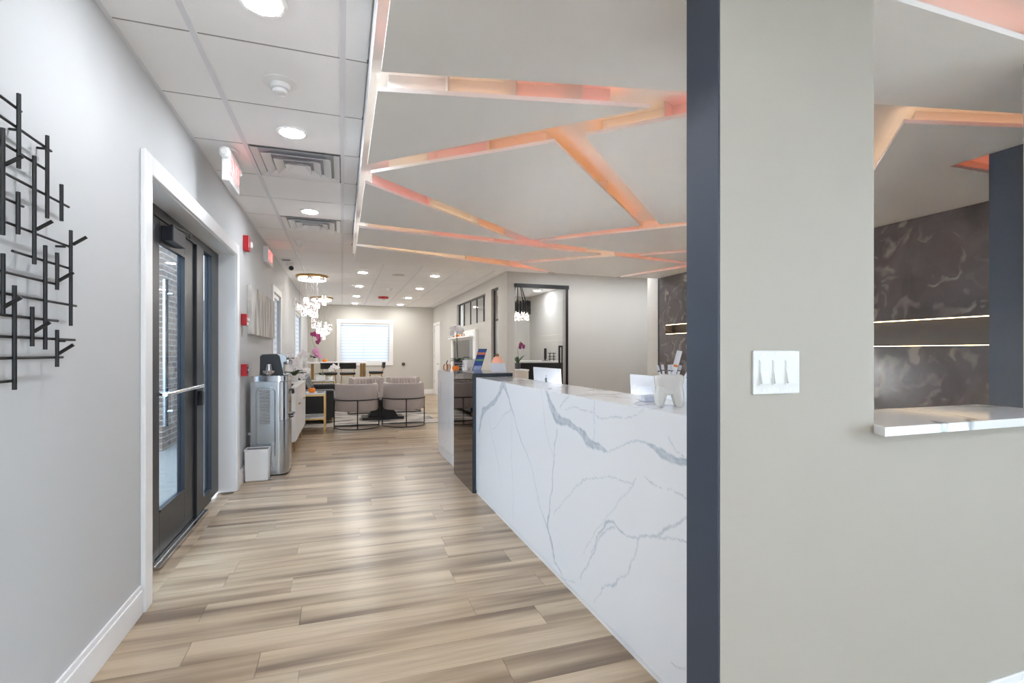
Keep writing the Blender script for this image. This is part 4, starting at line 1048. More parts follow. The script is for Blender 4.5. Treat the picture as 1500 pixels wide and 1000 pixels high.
for y, lab in ((-1.4, 'unseen downlight added in the hall ceiling by the added glazing'), (0.0, 'unseen downlight added in the hall ceiling level with the switch wall'),  # these two are unseen, added behind the camera for brightness
               (2.19, 'round recessed hall downlight on the near side of the smoke detector'), (3.43, 'round recessed hall downlight between the smoke detector and the near vent'),
               (5.285, 'round recessed hall downlight between the two square vents')):
    downlight(lab, -0.297, y, M_LH, 'hall downlights')
for x, y in ((1.6, -2.0), (3.2, -2.0)):  # foyer lamps added out of view to raise the overall light
    downlight('unseen downlight added in the foyer ceiling facing the switch wall', x, y, M_LH, 'added foyer downlights', H+0.018)
for y, nth in ((9.0, 'fourth'), (10.865, 'third'), (12.8, 'second'), (14.65, 'first')):
    downlight('lounge downlight of the chandelier-side row, %s from the back wall' % nth, 0.338, y, M_LL, 'lounge downlights')
    downlight('lounge downlight of the office-side row, %s from the back wall' % nth, 1.582, y, M_LL, 'lounge downlights')
for x, y in ((4.155, 10.5), (3.4, 10.5), (3.4, 9.1)):
    downlight('round recessed downlight in the glazed office ceiling', x, y, M_LH, 'office downlights', H+0.018)
for x in (3.4, 4.3, 5.2, 6.1): downlight('unseen downlight added in the passage beside the office', x, 7.2, M_LH, 'added passage downlights', H+0.018)  # lamps hidden past the cloud, added to brighten the office wall
def cone(label, name, cat, x, y, parts, group=None):
    t = thing(name, label, cat, (x, y, H+0.004), group)
    for nm, prof, mt in parts: build(nm, MB().lathe([(r, -z) for r, z in prof], (x, y, H+0.0035), 28), mt, t, smooth=True)
    return t
cone('white smoke detector between the two nearest hall downlights', 'smoke_detector', 'smoke detector', -0.301, 2.815,
     [('base', [(0.083, 0), (0.083, 0.006), (0.055, 0.014)], M_PLAST), ('dome', [(0.050, 0.0145), (0.046, 0.036), (0.040, 0.038)], M_PLAST), ('sensing_cap', [(0.030, 0.0385), (0.036, 0.044), (0.034, 0.056), (0.026, 0.062)], M_PLAST)])
cone('white motion sensor on the ceiling beyond the far hall vent', 'motion_sensor', 'sensor', -0.50, 6.70, [('base', [(0.04, 0), (0.04, 0.03)], M_PLAST), ('lens_dome', [(0.034, 0.0305), (0.034, 0.06), (0.02, 0.08)], M_PLAST)])
cone('white smoke detector on the lounge ceiling beside the red strobe', 'smoke_detector', 'smoke detector', 0.965, 11.1, [('base', [(0.07, 0), (0.065, 0.02)], M_PLAST), ('cap', [(0.045, 0.0205), (0.04, 0.05)], M_PLAST)])
cone('round grey ceiling speaker in the lounge tiles', 'ceiling_speaker', 'speaker', 0.95, 9.1, [('grille', [(0.11, 0), (0.11, 0.004)], mat('speaker_grille', (212, 210, 206), 0.7))])
cone('red ceiling fire strobe in the middle of the lounge', 'alarm_strobe', 'fire alarm', 0.97, 12.8, [('base', [(0.13, 0), (0.125, 0.035), (0.09, 0.05)], M_RED), ('lens', [(0.05, 0.0505), (0.045, 0.08)], M_PLAST)])
cm = thing('security_camera', 'white dome security camera with black lens under the lounge ceiling', 'camera', (-0.755, 8.4, H))
build('base', MB().lathe([(0.055, 0), (0.05, -0.04)], (-0.755, 8.4, H+0.0035), 20), M_PLAST, cm, smooth=True)
build('eyeball', MB().ball((-0.745, 8.385, H-0.07), 0.048, n=16, m=12), M_PLAST, cm, smooth=True)
build('lens', MB().tube([(-0.738, 8.36, H-0.082), (-0.732, 8.335, H-0.09)], 0.034, 16), M_BLACK, cm, smooth=True)
sv = thing('small_vent', 'small square exhaust vent in the tile above the security camera', 'vent', (-0.79, 8.13, H))
build('frame', MB().box(-0.87, -0.70, 8.03, 8.23, H-0.004, H+0.0035), M_PLAST, sv, bevel=0.002)
build('grille', MB().box(-0.84, -0.73, 8.07, 8.19, H-0.007, H-0.0041), M_GAP, sv)
def vent(label, i, j):
    x0, x1, y0, y1 = XT[i]+0.014, XT[i+1]-0.014, YT[j]+0.006, YT[j+1]-0.006
    cx, cy = (x0+x1)/2, (y0+y1)/2
    t = thing('ceiling_vent', label, 'vent', (cx, cy, H), 'square ceiling diffusers')
    def frame(h0, h1, z0, z1):
        """four sloping blades from half-size h0 at z0 to h1 at z1"""
        m = MB()
        for k in range(4):
            a = k*PI/2
            def rot(p): return (cx+p[0]*math.cos(a)-p[1]*math.sin(a), cy+p[0]*math.sin(a)+p[1]*math.cos(a), p[2])
            th = 0.004
            q = [(-h0, -h0, z0), (h0, -h0, z0), (h1, -h1, z1), (-h1, -h1, z1)]
            m.hexa([rot(p) for p in q], [rot((p[0], p[1]+th, p[2]+th)) for p in q])
        return m
    build('plenum', MB().box(x0, x1, y0, y1, H+0.0145, H+0.0175), mat('vent_dark', (168, 170, 174), 0.7), t)
    build('outer_frame', frame(0.286, 0.245, H-0.002, H+0.014), M_PLAST, t)
    for k, h_ in enumerate((0.225, 0.155, 0.085)):
        build('louver_ring', frame(h_, h_-0.05, H-0.016-0.006*k, H+0.008), M_PLAST, t)
    return t
vent('square louvered ceiling diffuser beside the ceiling exit sign', *VENTS[0])
vent('square louvered ceiling diffuser between hall downlight and motion sensor', *VENTS[1])

# crystal chandeliers
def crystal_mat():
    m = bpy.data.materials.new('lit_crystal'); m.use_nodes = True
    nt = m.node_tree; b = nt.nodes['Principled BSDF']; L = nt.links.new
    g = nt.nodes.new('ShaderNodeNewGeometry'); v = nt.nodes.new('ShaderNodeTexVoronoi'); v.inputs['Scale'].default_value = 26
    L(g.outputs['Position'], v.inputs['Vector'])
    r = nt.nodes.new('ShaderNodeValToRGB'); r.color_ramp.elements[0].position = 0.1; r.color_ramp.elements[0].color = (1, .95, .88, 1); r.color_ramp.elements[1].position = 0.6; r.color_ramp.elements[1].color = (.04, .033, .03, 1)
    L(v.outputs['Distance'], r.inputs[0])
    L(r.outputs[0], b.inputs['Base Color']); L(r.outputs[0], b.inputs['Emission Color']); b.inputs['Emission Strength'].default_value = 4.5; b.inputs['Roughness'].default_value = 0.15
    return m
M_CRY = crystal_mat()
def chandelier(label, x, y, pend):
    t = thing('crystal_chandelier', label, 'chandelier', (x, y, H), 'crystal pendant chandeliers')
    cp = build('canopy', MB().lathe([(0.27, 0), (0.275, -0.012), (0.27, -0.035), (0.255, -0.04)], (x, y, H+0.003), 40), M_GOLD, t, smooth=True)
    build('crystal_ring', MB().lathe([(0.235, 0), (0.235, -0.045), (0.20, -0.05)], (x, y, H-0.0375), 32), M_CRY, cp)
    for (dx, dy, z0, z1, r) in pend:
        p = build('pendant', MB().lathe([(r*.92, 0), (r, 0.006), (r, z1-z0-0.006), (r*.92, z1-z0)], (x+dx, y+dy, z0), 14), M_CRY, t)
        build('cable', MB().tube([(x+dx, y+dy, z1), (x+dx, y+dy, H-0.08)], 0.0018, 5), M_STEEL, p)
        build('pendant_cap', MB().lathe([(r*.5, 0), (r*.45, 0.015)], (x+dx, y+dy, z1), 12), M_CHROME, p)
chandelier('crystal pendant chandelier with round gold canopy near the security camera', -0.51, 9.7,
           [(-0.21, -0.02, 2.02, 2.13, 0.036), (-0.10, 0.05, 1.94, 2.24, 0.047), (-0.13, -0.14, 1.90, 2.06, 0.040), (-0.01, -0.05, 1.90, 2.14, 0.040), (0.08, 0.12, 2.06, 2.25, 0.045), (0.10, -0.12, 2.05, 2.18, 0.040),
            (0.20, 0.02, 2.11, 2.28, 0.038), (0.07, -0.02, 1.88, 2.06, 0.030), (0.02, 0.16, 1.70, 1.90, 0.036)])
chandelier('crystal pendant chandelier with round gold canopy nearer the back wall', -0.485, 13.45,
           [(-0.18, 0.0, 2.0, 2.15, 0.036), (-0.05, 0.06, 1.85, 2.05, 0.045), (-0.08, -0.14, 1.72, 1.92, 0.040), (0.02, -0.05, 1.66, 1.86, 0.040), (0.09, 0.10, 1.70, 2.02, 0.040), (0.06, -0.15, 1.58, 1.78, 0.036),
            (0.20, 0.02, 1.78, 1.96, 0.040), (0.16, -0.10, 1.72, 1.84, 0.034)])

# ================================================================ HALL THINGS BY THE LEFT WALL
# waste bin
bn = thing('waste_bin', 'white square waste bin standing against the steel water cooler', 'bin', (-0.785, 5.485, 0))
x0, x1, y0, y1 = -0.895, -0.68, 5.405, 5.575
b_ = MB().hexa([(x0+.006, y0+.006, 0), (x1-.006, y0+.006, 0), (x1-.006, y1-.006, 0), (x0+.006, y1-.006, 0)], [(x0, y0, 0.30), (x1, y0, 0.30), (x1, y1, 0.30), (x0, y1, 0.30)])
ob = build('body', b_, M_PLAST, bn, bevel=0.012)
build('rim', MB().box(x0, x1, y0, y0+.008, 0.3, 0.31).box(x0, x1, y1-.008, y1, 0.3, 0.31).box(x0, x0+.008, y0+.008, y1-.008, 0.3, 0.31).box(x1-.008, x1, y0+.008, y1-.008, 0.3, 0.31), M_TRIM, bn)
build('opening', MB().box(x0+.0085, x1-.0085, y0+.0085, y1-.0085, 0.3002, 0.302), mat('bin_painted_shade', (120, 122, 126), 0.8), bn)  # grey sheet on the solid body, painted as the bin's shaded inside
build('pedal', MB().box(x1-0.01, x1+0.03, 5.44, 5.47, 0.008, 0.016), M_STEEL, bn, bevel=0.002)
# water cooler
wc = thing('water_cooler', 'tall stainless steel water cooler with louvered side panel', 'water cooler', (-0.69, 5.78, 0))
X0, X1, Y0, Y1 = -0.868, -0.525, 5.60, 5.96
pf = [(X0, Y0), (X1-0.09, Y0)]
for k in range(9):
    a = -PI/2+PI/2*k/8; pf.append((X1-0.09+0.09*math.cos(a), Y0+0.09+0.09*math.sin(a)))
pf += [(X1, Y1-0.03), (X1-0.03, Y1), (X0, Y1)]
build('body', MB().prism(pf, 0.015, 0.955), M_STEEL, wc, smooth=True)
build('foot', MB().prism([(x*0.97-0.02, y) for x, y in pf], 0.0, 0.0145), M_BLACK, wc)
build('top_cap', MB().prism(pf, 0.956, 1.015), M_CHROME, wc, bevel=0.004)
fo = [(-0.815, 0.20), (-0.815, 0.90), (-0.645, 0.90), (-0.645, 0.20)]
build('side_rib', MB().tube([(x, Y0-0.002, z) for x, z in [(-0.815, 0.2), (-0.815, 0.86), (-0.80, 0.885), (-0.775, 0.895), (-0.685, 0.895), (-0.66, 0.885), (-0.645, 0.86), (-0.645, 0.2)]], 0.006, 8), M_STEEL, wc, smooth=True)
for k in range(20):
    z = 0.53+k*0.0175
    build('louver', MB().hexa([(-0.785, Y0-0.008, z), (-0.69, Y0-0.008, z), (-0.69, Y0, z), (-0.785, Y0, z)], [(-0.785, Y0-0.001, z+0.012), (-0.69, Y0-0.001, z+0.012), (-0.69, Y0, z+0.012), (-0.785, Y0, z+0.012)]), M_STEEL, wc)
def front_arc(z0, z1, off):
    m = MB(); ps = []
    for k in range(9):
        a = -PI/2+PI/2*k/8; ps.append((X1-0.09+(0.09+off)*math.cos(a), Y0+0.09+(0.09+off)*math.sin(a)))
    ps.append((X1+off, Y1-0.03))
    inn = [(X1-0.09+(p[0]-X1+0.09)*0.97, p[1]+0.002) for p in ps]
    return m.prism(ps+inn[::-1], z0, z1)
build('lower_door', front_arc(0.03, 0.555, 0.006), M_STEEL, wc, smooth=True)
build('upper_panel', front_arc(0.565, 0.95, 0.004), M_CHROME, wc, smooth=True)
build('door_handle', MB().tube([(X1+0.005, 5.80, 0.565), (X1+0.04, 5.78, 0.585), (X1+0.04, 5.72, 0.585), (X1+0.005, 5.70, 0.57)], 0.007, 8), M_CHROME, wc, smooth=True)
build('tap', MB().tube([(X1+0.004, 5.74, 0.86), (X1+0.03, 5.74, 0.86), (X1+0.035, 5.74, 0.82)], 0.010, 8), M_BLACK, wc, smooth=True)
build('tap', MB().tube([(X1+0.004, 5.84, 0.86), (X1+0.03, 5.84, 0.86), (X1+0.035, 5.84, 0.82)], 0.010, 8), M_BLACK, wc, smooth=True)
build('drip_tray', MB().box(X1+0.004, X1+0.045, 5.70, 5.90, 0.60, 0.615), M_BLACK, wc, bevel=0.003)
build('hose_fitting', MB().tube([(X0, 5.66, 0.43), (X0-0.03, 5.66, 0.43)], 0.012, 8), M_PLAST, wc)
# coffee machine
cf = thing('coffee_machine', 'black and silver coffee machine standing on the water cooler', 'coffee machine', (-0.66, 5.83, 1.0155))
side = [(-0.800, 1.018), (-0.795, 1.215), (-0.775, 1.232), (-0.640, 1.236), (-0.612, 1.215), (-0.575, 1.018)]
def slab(poly, y0, y1): 
    n = len(poly); return MB().add([(x, y0, z) for x, z in poly]+[(x, y1, z) for x, z in poly], [tuple(range(n)), tuple(range(2*n-1, n-1, -1))]+[(i, n+i, n+(i+1) % n, (i+1) % n) for i in range(n)])
build('side_panel', slab(side[::-1], 5.70, 5.71), mat('coffee_black', (30, 31, 34), 0.3), cf)
build('side_panel', slab(side[::-1], 5.93, 5.94), mat('coffee_black', (30, 31, 34), 0.3), cf)
build('shell', slab([(-0.80, 1.018), (-0.80, 1.236), (-0.62, 1.242), (-0.55, 1.222), (-0.545, 1.16), (-0.575, 1.15), (-0.585, 1.018)][::-1][::-1], 5.7105, 5.9295), M_STEEL, cf, bevel=0.004)
build('brew_head', MB().lathe([(0.04, 0), (0.045, 0.02), (0.045, 0.05), (0.03, 0.06)], (-0.545, 5.80, 1.125), 18), M_CHROME, cf, smooth=True)
build('lever', MB().tube([(-0.56, 5.76, 1.19), (-0.50, 5.74, 1.195), (-0.475, 5.735, 1.19)], [0.012, 0.010, 0.007], 8), M_CHROME, cf, smooth=True)
build('drip_tray', MB().box(-0.584, -0.53, 5.72, 5.92, 1.0165, 1.03), M_CHROME, cf, bevel=0.002)
bw = thing('silver_dish', 'polished silver lotus dish with a tapered cup on the cooler', 'dish', (-0.705, 5.645, 1.0155))
build('bowl', MB().lathe([(0.026, 0), (0.028, 0.004), (0.044, 0.016), (0.053, 0.034), (0.0555, 0.052), (0.050, 0.040), (0.040, 0.022), (0.02, 0.012)], (-0.705, 5.640, 1.016), 30, wob=lambda a: 1+0.06*math.cos(6*a)), M_CHROME, bw, smooth=True)
build('tapered_cup', MB().lathe([(0.034, 0.02), (0.030, 0.06), (0.022, 0.11), (0.023, 0.118), (0.018, 0.118)], (-0.705, 5.640, 1.0165), 24), mat('satin_silver', (214, 214, 216), 0.25, metal=1.0), bw, smooth=True)
# sideboard
sb = thing('sideboard', 'white fluted sideboard on slim gold legs along the left wall', 'cabinet', (-0.72, 7.45, 0))
bx0, bx1, by0, by1, bz0, bz1 = -0.905, -0.545, 6.58, 8.28, 0.17, 0.83
build('carcass', MB().box(bx0, bx1, by0, by1, bz0, bz1-0.02), M_WHITE, sb, bevel=0.003)
build('top', MB().box(bx0, bx1+0.02, by0-0.005, by1+0.005, bz1-0.0195, bz1), M_TRIM, sb, bevel=0.002)
for k in range(4):
    a = by0+0.008+k*(by1-by0-0.016)/4; b = a+(by1-by0-0.016)/4-0.006
    dr = build('door', MB().box(bx1+0.0005, bx1+0.016, a, b, bz0+0.008, bz1-0.024), M_TRIM, sb, bevel=0.002)
    yk = b-0.03 if k % 2 == 0 else a+0.03
    build('knob', MB().lathe([(0.008, 0), (0.012, 0.02)], (bx1+0.0165, yk, 0.6), 10, 'x'), M_GOLD, dr)
for yv in (6.95, 7.95):
    for xv in (bx0+0.04, bx1-0.03):
        build('leg', MB().tube([(xv, yv, 0.17), (xv, yv, 0.0)], [0.013, 0.008], 10), M_GOLD, sb, smooth=True)
tr_ = thing('small_bowl', 'small dark bowl on the near end of the white sideboard', 'bowl', (-0.62, 6.75, bz1))
build('bowl', MB().lathe([(0.03, 0), (0.055, 0.03), (0.058, 0.035), (0.05, 0.03), (0.02, 0.008)], (-0.62, 6.75, bz1+0.0005), 20), M_BLACK, tr_, smooth=True)
orchid('white orchids with pale pink centres in a pot on the sideboard', (-0.66, 7.95, bz1+0.0005), 'white',
       [([(0, 0, 0), (0.02, -0.02, 0.15), (0.06, -0.04, 0.30), (0.16, -0.06, 0.30)], 8, 0.4), ([(0, 0, 0), (-0.02, -0.05, 0.16), (-0.05, -0.12, 0.28), (-0.09, -0.2, 0.25)], 8, 0.4)], M_PETW, 0.055, 8, 0.22, (0.06, 0.09))

# ================================================================ LOUNGE
tag(build('area_rug', MB().box(-0.75, 1.64, 8.93, 11.38, 0.0005, 0.010), rug_mat()), 'mottled grey and beige area rug under the lounge chairs', 'rug')
def barrel_chair(label, group):
    """faces +y, origin at floor centre"""
    t = thing('barrel_chair', label, 'armchair', (0, 0, 0), group)
    R0, th = 0.345, 0.085
    A0, A1 = math.radians(178), math.radians(362)
    def arc(r, a): 
        # rounded U: half circle at the back, straight arms forward
        return (r*math.cos(a), r*math.sin(a))
    def shell(z0, z1, ro, ri, n=28, arm=0.14):
        outer = [(ro, arm)]+[(ro*math.cos(-a), ro*math.sin(-a)) for a in [PI*k/n for k in range(n+1)]]+[(-ro, arm)]
        inner = [(ri, arm)]+[(ri*math.cos(-a), ri*math.sin(-a)) for a in [PI*k/n for k in range(n+1)]]+[(-ri, arm)]
        return outer, inner
    outer, inner = shell(0, 0, R0, R0-th)
    m = MB(); n = len(outer)
    lev = [(0.30, 0.0, 0.02), (0.285, 0.02, 0.06), (0.30, 0, 0.0)]
    prof = [(0.015, 0.29), (0.0, 0.31), (0.0, 0.70), (0.02, 0.73), (0.065, 0.73), (0.085, 0.70), (0.085, 0.31), (0.07, 0.29)]
    v = []; f = []
    for i in range(n):
        o = Vector(outer[i]); q = Vector(inner[i])
        for d, z in prof:
            p = o+(q-o)*(d/th); v.append((p.x, p.y, z))
    k = len(prof)
    for i in range(n-1):
        for j in range(k):
            f.append((i*k+j, (i+1)*k+j, (i+1)*k+(j+1) % k, i*k+(j+1) % k))
    f.append(tuple(range(k-1, -1, -1))); f.append(tuple((n-1)*k+j for j in range(k)))
    build('back_shell', m.add(v, f), M_FABRIC, t, smooth=True)
    for q in range(11):
        a = -PI*(q+0.5)/11; r = R0-th-0.004
        build('channel', MB().tube([(r*math.cos(a), r*math.sin(a), 0.42), (r*math.cos(a), r*math.sin(a), 0.55), (r*math.cos(a), r*math.sin(a), 0.69)], [0.030, 0.036, 0.030], 8), M_FABRIC, t, smooth=True)
    ri = R0-th-0.006
    poly = [(ri*math.cos(-PI*q/20), ri*math.sin(-PI*q/20)) for q in range(21)]+[(-ri, 0.20), (-ri*.8, 0.25), (ri*.8, 0.25), (ri, 0.20)]
    build('seat_cushion', MB().prism(poly, 0.30, 0.44), M_FABRIC, t, bevel=0.02)
    rb = R0+0.012
    ring = lambda z, e: [(rb, e, z)]+[(rb*math.cos(-PI*q/24), rb*math.sin(-PI*q/24), z) for q in range(25)]+[(-rb, e, z)]
    build('back_band', MB().tube(ring(0.475, 0.05), 0.009, 8), M_BLACK, t, smooth=True)
    build('base_ring', MB().tube(ring(0.010, 0.18), 0.009, 8), M_BLACK, t, smooth=True)
    build('base_bar', MB().tube([(-rb, 0.18, 0.010), (rb, 0.18, 0.010)], 0.009, 8), M_BLACK, t, smooth=True)
    for (x, y) in ((rb, 0.05), (-rb, 0.05), (0, -rb)):
        build('leg', MB().tube([(x, y, 0.010), (x, y, 0.475)], 0.009, 8), M_BLACK, t, smooth=True)
    build('seat_rail', MB().tube([(-rb, 0.05, 0.285), (rb, 0.05, 0.285)], 0.009, 8), M_BLACK, t, smooth=True)
    return t
ch0 = barrel_chair('grey barrel armchair with its back to the hall beside the gold side table', 'barrel armchairs')
ch0.location = (0.235, 8.745, 0.0105)
dup(ch0, (1.01, 8.79, 0.0105), 0, 'grey barrel armchair with its back to the hall at the rug corner')
dup(ch0, (0.475, 10.80, 0.0105), PI, 'grey channel-tufted barrel armchair facing the hall, nearer the black sofa')
dup(ch0, (1.215, 10.80, 0.0105), PI, 'grey channel-tufted barrel armchair facing the hall, nearer the far door')
# coffee table
kt = thing('coffee_table', 'black pedestal coffee table with a glossy top on the rug', 'coffee table', (0.72, 9.75, 0.0105))
build('table_top', MB().box(0.30, 1.15, 9.50, 10.05, 0.36, 0.39), mat('gloss_black_top', (60, 64, 72), 0.05), kt, bevel=0.004)
build('pedestal', MB().hexa([(0.45, 9.62, 0.06), (1.0, 9.62, 0.06), (1.0, 9.92, 0.06), (0.45, 9.92, 0.06)], [(0.64, 9.70, 0.36), (0.82, 9.70, 0.36), (0.82, 9.85, 0.36), (0.64, 9.85, 0.36)]), M_BLACK, kt)
build('base', MB().box(0.35, 1.10, 9.55, 10.0, 0.0105, 0.06), M_BLACK, kt, bevel=0.004)
# sofa
sf = thing('sofa', 'black velvet sofa along the left wall of the lounge', 'sofa', (-0.5, 10.3, 0))
build('arm', MB().box(-0.86, -0.13, 9.36, 9.56, 0.10, 0.60), M_VELVET, sf, bevel=0.03)
build('arm', MB().box(-0.86, -0.13, 11.10, 11.30, 0.10, 0.60), M_VELVET, sf, bevel=0.03)
build('backrest', MB().box(-0.89, -0.68, 9.56, 11.10, 0.10, 0.74), M_VELVET, sf, bevel=0.03)
build('seat_base', MB().box(-0.68, -0.13, 9.56, 11.10, 0.10, 0.30), M_VELVET, sf, bevel=0.01)
for a in (9.565, 10.335): build('seat_cushion', MB().box(-0.68, -0.11, a, a+0.765, 0.301, 0.45), M_VELVET, sf, bevel=0.03)
for a in (9.565, 10.335): build('back_cushion', MB().hexa([(-0.68, a, 0.451), (-0.50, a, 0.451), (-0.50, a+0.765, 0.451), (-0.68, a+0.765, 0.451)], [(-0.80, a, 0.80), (-0.64, a, 0.80), (-0.64, a+0.765, 0.80), (-0.80, a+0.765, 0.80)]), M_LEATH, sf, bevel=0.03)
for x in (-0.83, -0.17):
    for y in (9.42, 11.24): build('foot', MB().tube([(x, y, 0.10), (x, y, 0.0105)], [0.015, 0.010], 8), M_GOLD, sf)
# side tables
M_MTOP = quartz_noise('side_table_marble', (1.3, 2.2, 0.0))
def side_table(label, loc, wx, wy, h, shelf):
    x, y, z = loc
    t = thing('side_table', label, 'side table', loc, 'gold framed side tables')
    x0, x1, y0, y1 = x-wx/2, x+wx/2, y-wy/2, y+wy/2; r = 0.011
    for (a, b) in ((x0+r, y0+r), (x1-r, y0+r), (x0+r, y1-r), (x1-r, y1-r)): build('leg', MB().box(a-r, a+r, b-r, b+r, z, z+h-0.022), M_GOLD, t)
    def railset(zz): return MB().box(x0+2*r, x1-2*r, y0, y0+2*r, zz, zz+2*r).box(x0+2*r, x1-2*r, y1-2*r, y1, zz, zz+2*r).box(x0, x0+2*r, y0+2*r, y1-2*r, zz, zz+2*r).box(x1-2*r, x1, y0+2*r, y1-2*r, zz, zz+2*r)
    build('top_rail', railset(z+h-0.046), M_GOLD, t)
    build('top', MB().box(x0, x1, y0, y1, z+h-0.0215, z+h), M_MTOP, t, bevel=0.002)
    if shelf:
        build('shelf_rail', railset(z+shelf-0.024), M_GOLD, t)
        build('shelf', MB().box(x0+2*r+.001, x1-2*r-.001, y0+.004, y1-.004, z+shelf-0.001, z+shelf+0.02), M_MTOP, t)
    return t
side_table('gold framed side table with marble top and shelf at the near sofa end', (-0.51, 8.67, 0.0), 0.52, 0.50, 0.615, 0.22)
side_table('gold framed side table with marble top at the far end of the sofa', (-0.42, 11.75, 0.0), 0.52, 0.45, 0.655, 0.0)
pumpkin('small orange pumpkin on the near marble side table', (-0.455, 8.60, 0.616), 0.055, 0.075, [M_ORANGE], 10, 0.025)
tag(build('dark_coaster', MB().lathe([(0.055, 0), (0.055, 0.008)], (-0.33, 8.65, 0.6155), 20), M_BLACK), 'flat dark coaster beside the pumpkin on the side table', 'coaster')
orchid('white orchid in a white square pot on the near side table', (-0.66, 8.68, 0.6155), 'square',
       [([(0, 0, 0), (0.02, -0.02, 0.16), (0.02, -0.04, 0.28), (-0.06, -0.06, 0.34), (-0.12, -0.07, 0.32)], 7, 0.5), ([(0, 0, 0), (0.05, 0.0, 0.15), (0.09, -0.02, 0.24), (0.15, -0.04, 0.24)], 6, 0.5)], M_PETW, 0.055, 9, 0.22, (0.06, 0.10))
orchid('pink and white orchid in a white box pot on the far side table', (-0.44, 11.72, 0.656), 'square',
       [([(0, 0, 0), (0.0, -0.02, 0.20), (-0.04, -0.04, 0.40), (-0.12, -0.06, 0.52), (-0.05, -0.06, 0.54)], 9, 0.5)], M_PETK, 0.055, 6, 0.18, (0.095, 0.11))
orchid('white orchid spray beside the pink one on the far side table', (-0.24, 11.80, 0.656), 'white',
       [([(0, 0, 0), (0.02, -0.02, 0.14), (0.05, -0.04, 0.24), (0.12, -0.05, 0.22)], 8, 0.35)], M_PETW, 0.05, 4, 0.14, (0.05, 0.08))
# bar table and stools
bt = thing('bar_table', 'long white bar table with gold legs below the far window', 'table', (-0.1, 13.9, 0))
build('table_top', MB().box(-0.86, 0.62, 13.62, 14.12, 0.975, 1.015), M_TRIM, bt, bevel=0.003)
for x in (-0.72, 0.485, 0.56):
    build('leg', MB().tube([(x, 13.87, 0.975), (x, 13.87, 0.02)], 0.035, 14), M_GOLD, bt, smooth=True)
for x in (-0.70, 0.52):
    build('foot_plate', MB().lathe([(0.11, 0.0), (0.11, 0.018)], (x, 13.87, 0.001), 24), M_GOLD, bt)
def stool(label, group):
    """faces +y"""
    t = thing('bar_stool', label, 'bar stool', (0, 0, 0), group)
    build('seat', MB().box(-0.19, 0.19, -0.18, 0.18, 0.70, 0.765), M_LEATH, t, bevel=0.025)
    m = MB(); n = 10
    for k in range(n):
        a0, a1 = -0.2+0.4*k/n, -0.2+0.4*(k+1)/n
        f = lambda a: -0.235+0.9*a*a
        m.hexa([(a0, f(a0), 0.85), (a1, f(a1), 0.85), (a1, f(a1)+0.04, 0.85), (a0, f(a0)+0.04, 0.85)], [(a0, f(a0)-0.02, 1.0), (a1, f(a1)-0.02, 1.0), (a1, f(a1)+0.02, 1.0), (a0, f(a0)+0.02, 1.0)])
    build('backrest', m, M_LEATH, t)
    for s_ in (-1, 1):
        build('back_post', MB().tube([(s_*0.15, -0.15, 0.70), (s_*0.15, -0.205, 0.86)], 0.009, 8), M_GOLD, t, smooth=True)
        for q in (-1, 1): build('leg', MB().tube([(s_*0.14, q*0.14, 0.70), (s_*0.2, q*0.2, 0.0)], 0.010, 8), M_GOLD, t, smooth=True)
    rg = [(-0.175, -0.175, 0.28), (0.175, -0.175, 0.28), (0.175, 0.175, 0.28), (-0.175, 0.175, 0.28)]
    build('footrest', MB().tube(rg, 0.008, 8, closed=True), M_GOLD, t)
    build('seat_frame', MB().box(-0.16, 0.16, -0.16, 0.16, 0.68, 0.6995), M_GOLD, t)
    return t
s0 = stool('black bar stool with gold legs behind the black sofa', 'bar stools')
s0.location = (-0.30, 13.3, 0)
dup(s0, (0.135, 13.3, 0), 0, 'black bar stool with gold legs at the middle of the bar table')
dup(s0, (0.85, 13.75, 0), PI/2, 'black bar stool turned sideways at the end of the bar table')
orchid('tall dark purple orchid in a pot on the bar table', (-0.66, 13.75, 1.016), 'white',
       [([(0, 0, 0), (0.02, -0.02, 0.25), (-0.06, -0.02, 0.48), (-0.02, -0.04, 0.62), (0.07, -0.06, 0.60), (0.08, -0.06, 0.42)], 11, 0.62)], M_PETP, 0.06, 6, 0.28, (0.07, 0.10))
pumpkin('orange pumpkin on the bar table beside the purple orchid', (-0.42, 13.75, 1.0155), 0.06, 0.07, [M_ORANGE], 8, 0.02)
kn = thing('door_stop_bumper', 'small dark round bumper on the back wall right of the window', 'bumper', (1.746, YB, 0.91))
build('knob', MB().lathe([(0.02, 0), (0.045, -0.03), (0.04, -0.05)], (1.746, YB-0.0065, 0.91), 16, 'y'), mat('aged_brass', (110, 92, 70), 0.4, metal=0.8), kn, smooth=True)
build('rose', MB().lathe([(0.05, -0.006), (0.05, 0)], (1.746, YB-0.0003, 0.91), 16, 'y'), M_BLACK, kn)
# mantel panel on the lounge right wall
mp_ = thing('mantel_panel', 'white mantel panel with a black screen below its shelf', 'mantel', (XR, 11.1, 0))
build('panel', wall_y(MB(), XR-0.06, XR-0.0005, 9.95, 12.35, 0.0, 1.735, [(10.16, 12.15, 0.75, 1.53)]), M_WHITE, mp_, bevel=0.003)
build('mantel_shelf', MB().box(XR-0.16, XR-0.0605, 10.08, 12.25, 1.575, 1.61), M_TRIM, mp_, bevel=0.003)
build('screen', MB().box(XR-0.03, XR-0.02, 10.16, 12.15, 0.75, 1.53), mat('black_mirror_screen', (96, 100, 106), 0.03, metal=1.0), mp_)
pumpkin('tiny orange pumpkin on the mantel shelf', (XR-0.112, 11.35, 1.6105), 0.045, 0.055, [M_ORANGE], 8, 0.01)
pumpkin('small cream pumpkin with tall stem on the mantel shelf', (XR-0.112, 10.85, 1.6105), 0.045, 0.07, [M_PW, M_PB], 8, 0.06)
